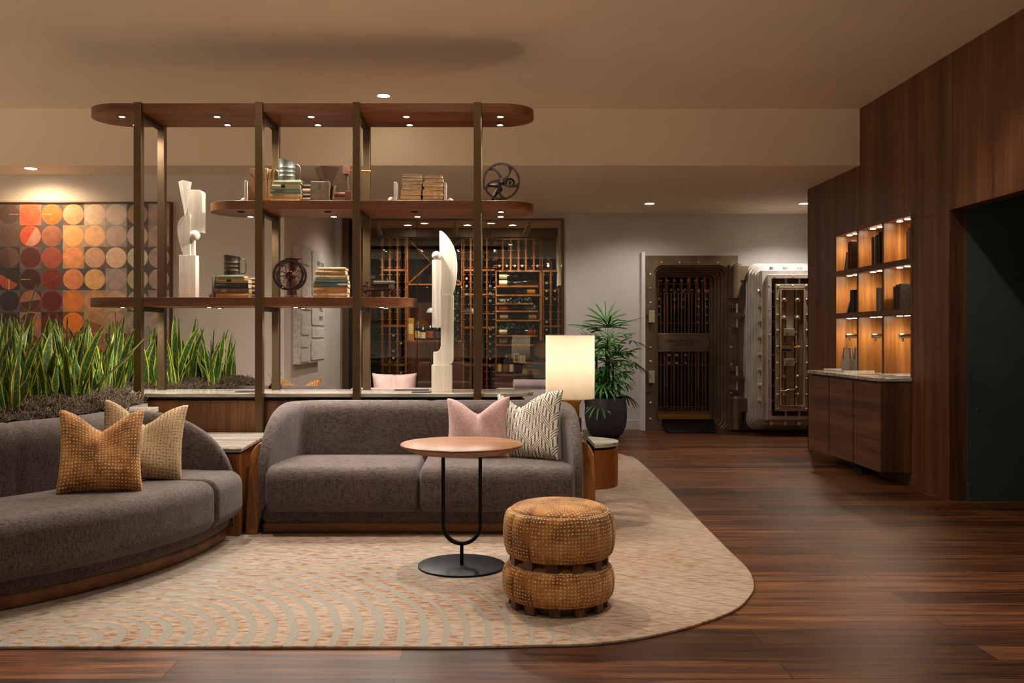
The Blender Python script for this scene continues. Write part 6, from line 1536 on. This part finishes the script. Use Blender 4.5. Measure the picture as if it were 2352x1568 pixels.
# bolt work frame
yF = 11.30
fx0, fx1, fz0, fz1 = X(1750, yF), 3.72 * 2 - X(1750, yF), Z(966, yF), Z(620, yF)
o = MB(); ring_prism(o, rrect(fx0, fx1, fz0, fz1, .02, 3), rrect(X(1763, yF), 2 * 3.72 - X(1763, yF), Z(956, yF), Z(638, yF), .01, 3), yF, 11.41, 'y'); o.build('bolt_frame', SB, t, smooth=30, bevel=.006)
o = MB(); o.box(X(1763, yF), 2 * 3.72 - X(1763, yF), 11.395, 11.40, Z(956, yF), Z(638, yF)); o.build('recess_back', M['steel_dark'], t, smooth=0)
yG = 11.25
o = MB(); ring_prism(o, rrect(X(1763.5, yG), 2 * 3.72 - X(1763.5, yG), Z(964, yG), Z(630, yG), .01, 3), rrect(X(1772.5, yG), 2 * 3.72 - X(1772.5, yG), Z(955.5, yG), Z(639, yG), .006, 3), yG, yF + .01, 'y'); o.build('trim_frame', cm((196, 182, 170), .3, .35), t, smooth=30, bevel=.004)
# inner lock frame
yI = 11.24; ib = M['bolt_cream']
i0, i1 = X(1782, yI), X(1858, yI)
o = MB(); ring_prism(o, [(i0, Z(944, yI)), (i1, Z(944, yI)), (i1, Z(652, yI)), (i0, Z(652, yI))], [(X(1790.5, yI), Z(934, yI)), (X(1849, yI), Z(934, yI)), (X(1849, yI), Z(661, yI)), (X(1790.5, yI), Z(661, yI))], yI, yI + .05, 'y'); o.build('lock_frame', ib, t, smooth=0, bevel=.004)
o = MB(); ring_prism(o, rrect(X(1791.5, yI), X(1848, yI), Z(932.5, yI), Z(663, yI), .012, 3), rrect(X(1794, yI), X(1845.5, yI), Z(930.5, yI), Z(665, yI), .01, 3), yI - .02, yI + .01, 'y'); o.build('glass_bead', cm((206, 190, 160), .3, .35), t, smooth=30)
MB().box(i0, i1, yI + .05, yI + .09, Z(944, yI), Z(652, yI)).build('lock_back', cm((150, 134, 108), .4, .35), t, smooth=0)
MB().box(X(1808, yI), X(1826, yI), yI + .03, yI + .06, Z(932, yI), Z(663, yI)).build('centre_bar', cm((172, 160, 136), .4, .35), t, smooth=0, bevel=.002)
for p in (1800, 1832): MB().cyl((X(p, yI), yI + .035, Z(932, yI)), (X(p, yI), yI + .035, Z(663, yI)), .022, n=16).build('lock_rod', cm((168, 140, 96), .35, .35), t)
def cog(px_, py_, r=.036):
    cx_, cz_ = X(px_, yI), Z(py_, yI); n = 44
    o = MB(); o.prism([(cx_ + (r if i % 2 else r * .9) * math.cos(2 * PI * i / n), cz_ + (r if i % 2 else r * .9) * math.sin(2 * PI * i / n)) for i in range(n)], yI - .005, yI + .02, 'y'); c_ = o.build('cog', cm((160, 140, 104), .4, .35), t, smooth=0)
    MB().ball((cx_, yI - .006, cz_), .019, 16, (1, .8, 1)).build('cog_boss', SB, c_, smooth=180)
for (a, b) in ((1800.5, 688), (1831.5, 688), (1800.5, 729), (1831.5, 729), (1800.5, 864), (1831.5, 864), (1800.5, 905), (1831.5, 905)): cog(a, b)
for (b0_, b1_) in ((754.5, 771.5), (823.5, 840.5)):
    MB().box(X(1799, yI), X(1824, yI), yI - .03, yI + .03, Z(b1_, yI), Z(b0_, yI)).build('lock_case', cm((178, 164, 138), .4, .35), t, smooth=0, bevel=.004)
    MB().cyl((X(1806, yI), yI - .035, Z((b0_ + b1_) / 2, yI)), (X(1806, yI), yI - .03, Z((b0_ + b1_) / 2, yI)), .015, n=20).build('lock_button', cm((160, 148, 124), .4, .35), t)
for (p0, p1) in ((762, 790), (805, 832)): MB().box(X(1826.5, yI), X(1830, yI), yI - .01, yI + .01, Z(p1, yI), Z(p0, yI)).build('lever', cm((176, 158, 120), .35, .35), t, smooth=0)
for py in (762, 831): MB().box(X(1823, yI), X(1831, yI), yI - .012, yI + .005, Z(py + 2.5, yI), Z(py - 2.5, yI)).build('lever_joint', cm((176, 158, 120), .35, .35), t, smooth=0)
MB().box(X(1792.5, yI), X(1818, yI), yI - .012, yI + .03, Z(808, yI), Z(787.5, yI)).build('time_lock_case', cm((196, 180, 148), .4, .35), t, smooth=0, bevel=.003)
for p in (1797.5, 1805, 1812.5):
    MB().lathe([(.001, -.004), (.013, -.004), (.013, 0)], (X(p, yI), yI - .012, Z(796.5, yI)), 24, 'y').build('dial', M['label'], t)
    MB().box(X(p, yI) - .001, X(p, yI) + .001, yI - .0175, yI - .016, Z(796.5, yI), Z(796.5, yI) + .010).build('dial_hand', M['black'], t, smooth=0)
MB().box(X(1794, yI), X(1817, yI), yI - .0135, yI - .012, Z(806, yI), Z(801.5, yI)).box(X(1795, yI), X(1816, yI), yI - .0135, yI - .012, Z(791.5, yI), Z(789.5, yI)).build('case_slot', M['dark_bronze'], t, smooth=0)
o = MB(); cx_, cz_ = X(1833, yI), Z(798, yI); o.tube([(cx_ + .045 * math.cos(a), yI - .01, cz_ - .01 + .03 * math.sin(a)) for a in [.2 + 2.7 * k / 10 for k in range(11)]], .006, 8); o.cyl((cx_ - .05, yI - .01, cz_), (cx_ + .02, yI - .01, cz_), .009); o.ball((cx_ + .01, yI - .012, cz_ + .002), .02, 12); o.build('release_mechanism', M['brass'], t, smooth=60)
MB().tube([(X(1792, yI), yI - .02, Z(897, yI)), (X(1803, yI), yI - .02, Z(897, yI)), (X(1811, yI), yI - .02, Z(893.5, yI)), (X(1825, yI), yI - .02, Z(893.5, yI))], .005, 8).build('pull_wire', cm((206, 190, 150), .3, .35), t, smooth=180)
MB().ball((X(1828.5, yI), yI - .015, Z(889.5, yI)), .015, 14).build('pull_knob', SB, t, smooth=180)
for py in (688, 723, 759, 796, 834, 870, 906):
    for px_ in (1786.3, 1853.5): MB().ball((X(px_, yI), yI, Z(py, yI)), .0165, 14, (1, .6, 1)).build('rivet', ib, t, smooth=180)
for px_ in (1788, 1820.5, 1852):
    for py in (656.5, 939): MB().ball((X(px_, yI), yI, Z(py, yI)), .0165, 14, (1, .6, 1)).build('rivet', ib, t, smooth=180)
for py in (655, 711, 768, 825, 882, 939): MB().ball((X(1767.5, yG), yG, Z(py, yG)), .007, 10).build('screw', SB, t, smooth=180)
for px_ in (1780, 1823, 1866):
    for py in (634, 960): MB().ball((X(px_, yG), yG, Z(py, yG)), .007, 10).build('screw', SB, t, smooth=180)
for py in (669, 704.5, 739, 775, 815, 850, 885, 920):
    MB().cyl((X(1738, 11.36), 11.345, Z(py, 11.36)), (X(1750, 11.345), 11.345, Z(py, 11.36)), .033, n=24).build('locking_bolt', SB, t, bevel=.005)
    MB().cyl((X(1773, 11.34), 11.34, Z(py, 11.34)), (X(1783, 11.34), 11.34, Z(py, 11.34)), .018, n=16).build('bolt_rod', SB, t)
    MB().cyl((X(1859, 11.34), 11.34, Z(py, 11.34)), (X(1868, 11.34), 11.34, Z(py, 11.34)), .018, n=16).build('bolt_rod', SB, t)
for px_ in (1805, 1836, 1868):
    for (p0, p1) in ((640, 652), (944, 955)): MB().cyl((X(px_, 11.33), 11.33, Z(p1, 11.33)), (X(px_, 11.33), 11.33, Z(p0, 11.33)), .016, n=14).build('bolt_rod', SB, t)
    for (p0, p1) in ((612, 621), (966, 976)): MB().cyl((X(px_ - 32, 11.36), 11.36, Z(p1, 11.36)), (X(px_ - 32, 11.36), 11.36, Z(p0, 11.36)), .03, n=18).build('locking_bolt', SB, t, bevel=.004)
# hinge column
for (c0, c1, k0, k1, pt_) in ((608, 645, 645, 686, 0), (912, 945, 945, 987, 1)):
    hy = 11.78
    MB().cyl((X(1693, hy), hy, Z(k1, hy)), (X(1693, hy), hy, Z(c0, hy)), .062, n=28).build('hinge_barrel', SV, t, bevel=.008)
    MB().ball((X(1693, hy), hy, Z(c0, hy)), .05, 20, (1, 1, .35)).build('hinge_cap', SV, t, smooth=180)
    MB().box(X(1690, hy), X(1716, hy), hy - .06, hy + .07, Z(c1, hy), Z(c0 + 2, hy)).build('hinge_arm', SV, t, smooth=0, bevel=.006)
    MB().box(X(1674, 11.9), X(1692, 11.9), 11.84, 11.98, Z(k1, 11.9), Z(c0, 11.9)).build('hinge_leaf', SV, t, smooth=0, bevel=.004)
for pc in (725, 869):
    hy = 11.82
    MB().cyl((X(1693, hy), hy, Z(pc + 27, hy)), (X(1693, hy), hy, Z(pc - 28, hy)), .013, n=14).build('hinge_pin', ib, t)
    MB().box(X(1683, hy), X(1700, hy), hy - .03, hy + .10, Z(pc + 7, hy), Z(pc - 7, hy)).build('pin_block', SV, t, smooth=0, bevel=.004)
    MB().cyl((X(1698, hy), hy, Z(pc, hy)), (X(1716, hy), hy, Z(pc, hy)), .026, n=18).build('hinge_tie', SV, t)
    for d in (-22, 22): MB().box(X(1681, hy), X(1696, hy), hy - .005, 11.98, Z(pc + d + 5, hy), Z(pc + d - 5, hy)).build('pin_bracket', SV, t, smooth=0, bevel=.003)

# ------------------------------------------------------------------ recessed ceiling lights
def downlight(x, y, z, power, ang, label, col=WARM, aim=None, lens=True, blend=.6, r=.055, grp=None, rad=.035):
    t = thing('ceiling_downlight', label, 'ceiling light', (x, y, z), 0, grp)
    MB().lathe([(r * 1.3, 0), (r * 1.3, -.004), (r, -.006), (r, 0)], (x, y, z), 32).build('trim_ring', M['mirror_ring'], t, smooth=50)
    MB().lathe([(.001, -.0035), (r, -.0035)], (x, y, z), 28).build('lens', M['lens'], t)
    lamp('downlight_beam', (x, y, z - .02), power * (.36 if grp == 'ceiling lights over the seating' else 1.0), ang, blend, col, aim, t, rad)
    return t
downlight(-.955, 8.12, CEIL, 26, 60, 'round ceiling light just above the shelving unit', WARM)
downlight(-4.40, 8.74, SOFF, 19, 165, 'round warm ceiling light over the framed picture', (1, .72, .42))
downlight(-3.30, 8.62 + .1, SOFF, 0.0, 60, 'round ceiling light over the picture, hidden by the shelf end', (1, .66, .36)) if 0 else None
downlight(1.92, 11.08, SOFF, 24, 150, 'round soffit light above the potted palm', COOLW)
downlight(3.79, 11.08, SOFF, 72, 140, 'round soffit light above the open vault door', COOLW)
for x, nm in ((.0, 'above the glass front, behind the shelf board'), (-.95, 'above the return wall, behind the shelf board')): downlight(x, 11.08, SOFF, 22 if x > -.5 else 38, 150, 'added unseen soffit light ' + nm, COOLW)  # hidden soffit lights added to brighten the back wall and return wall
# lights over the seating, in the ceiling above and behind the camera's view
over = [(-1.95, 5.15, 210), (-.45, 5.45, 230), (1.15, 4.60, 180), (-2.9, 3.4, 120), (.45, 2.6, 130), (2.60, 5.45, 105), (2.5, 2.7, 120), (-1.2, 2.3, 110), (-4.6, 5.6, 150)]
for i, (x, y, p) in enumerate(over):
    downlight(x, y, CEIL, p, 125 if x > 2.55 else 74, 'round ceiling light over the seating area', WARM, None, True, .45, .055, 'ceiling lights over the seating')
for x in (-1.16, -.33, .30): downlight(x, 12.72, 2.78, 40, 130, 'round light in the wine room ceiling', WARM, None, True, .8, .05, 'wine room ceiling lights')
for (px_, a_) in ((865, -.35), (1045, 0.0), (1217, .45)):
    xx = X(px_, 12.4); t = thing('track_spotlight', 'white cylinder spotlight on the wine room ceiling', 'spotlight', (xx, 12.4, 2.78), 0, 'wine room spotlights')
    d = Vector((-math.sin(a_), .3, -math.cos(a_))).normalized(); c = Vector((xx, 12.4, 2.74))
    MB().cyl(c, c + d * .15, .032, .036, 24).build('housing', cm((190, 180, 160), .6), t, bevel=.003); MB().cyl((xx, 12.4, 2.72), (xx, 12.4, 2.78), .012).build('stem', cm((190, 180, 160), .6), t)
    lamp('spot_beam', c + d * .16, 22, 80, .6, WARM, (xx * 1.05, 13.2, 1.5), t)
point('vault_room_point_light', (2.6, 12.95, 2.6), 7, (1, .6, .35), .06)  # bare point light behind the gate, without a fixture
t0 = None
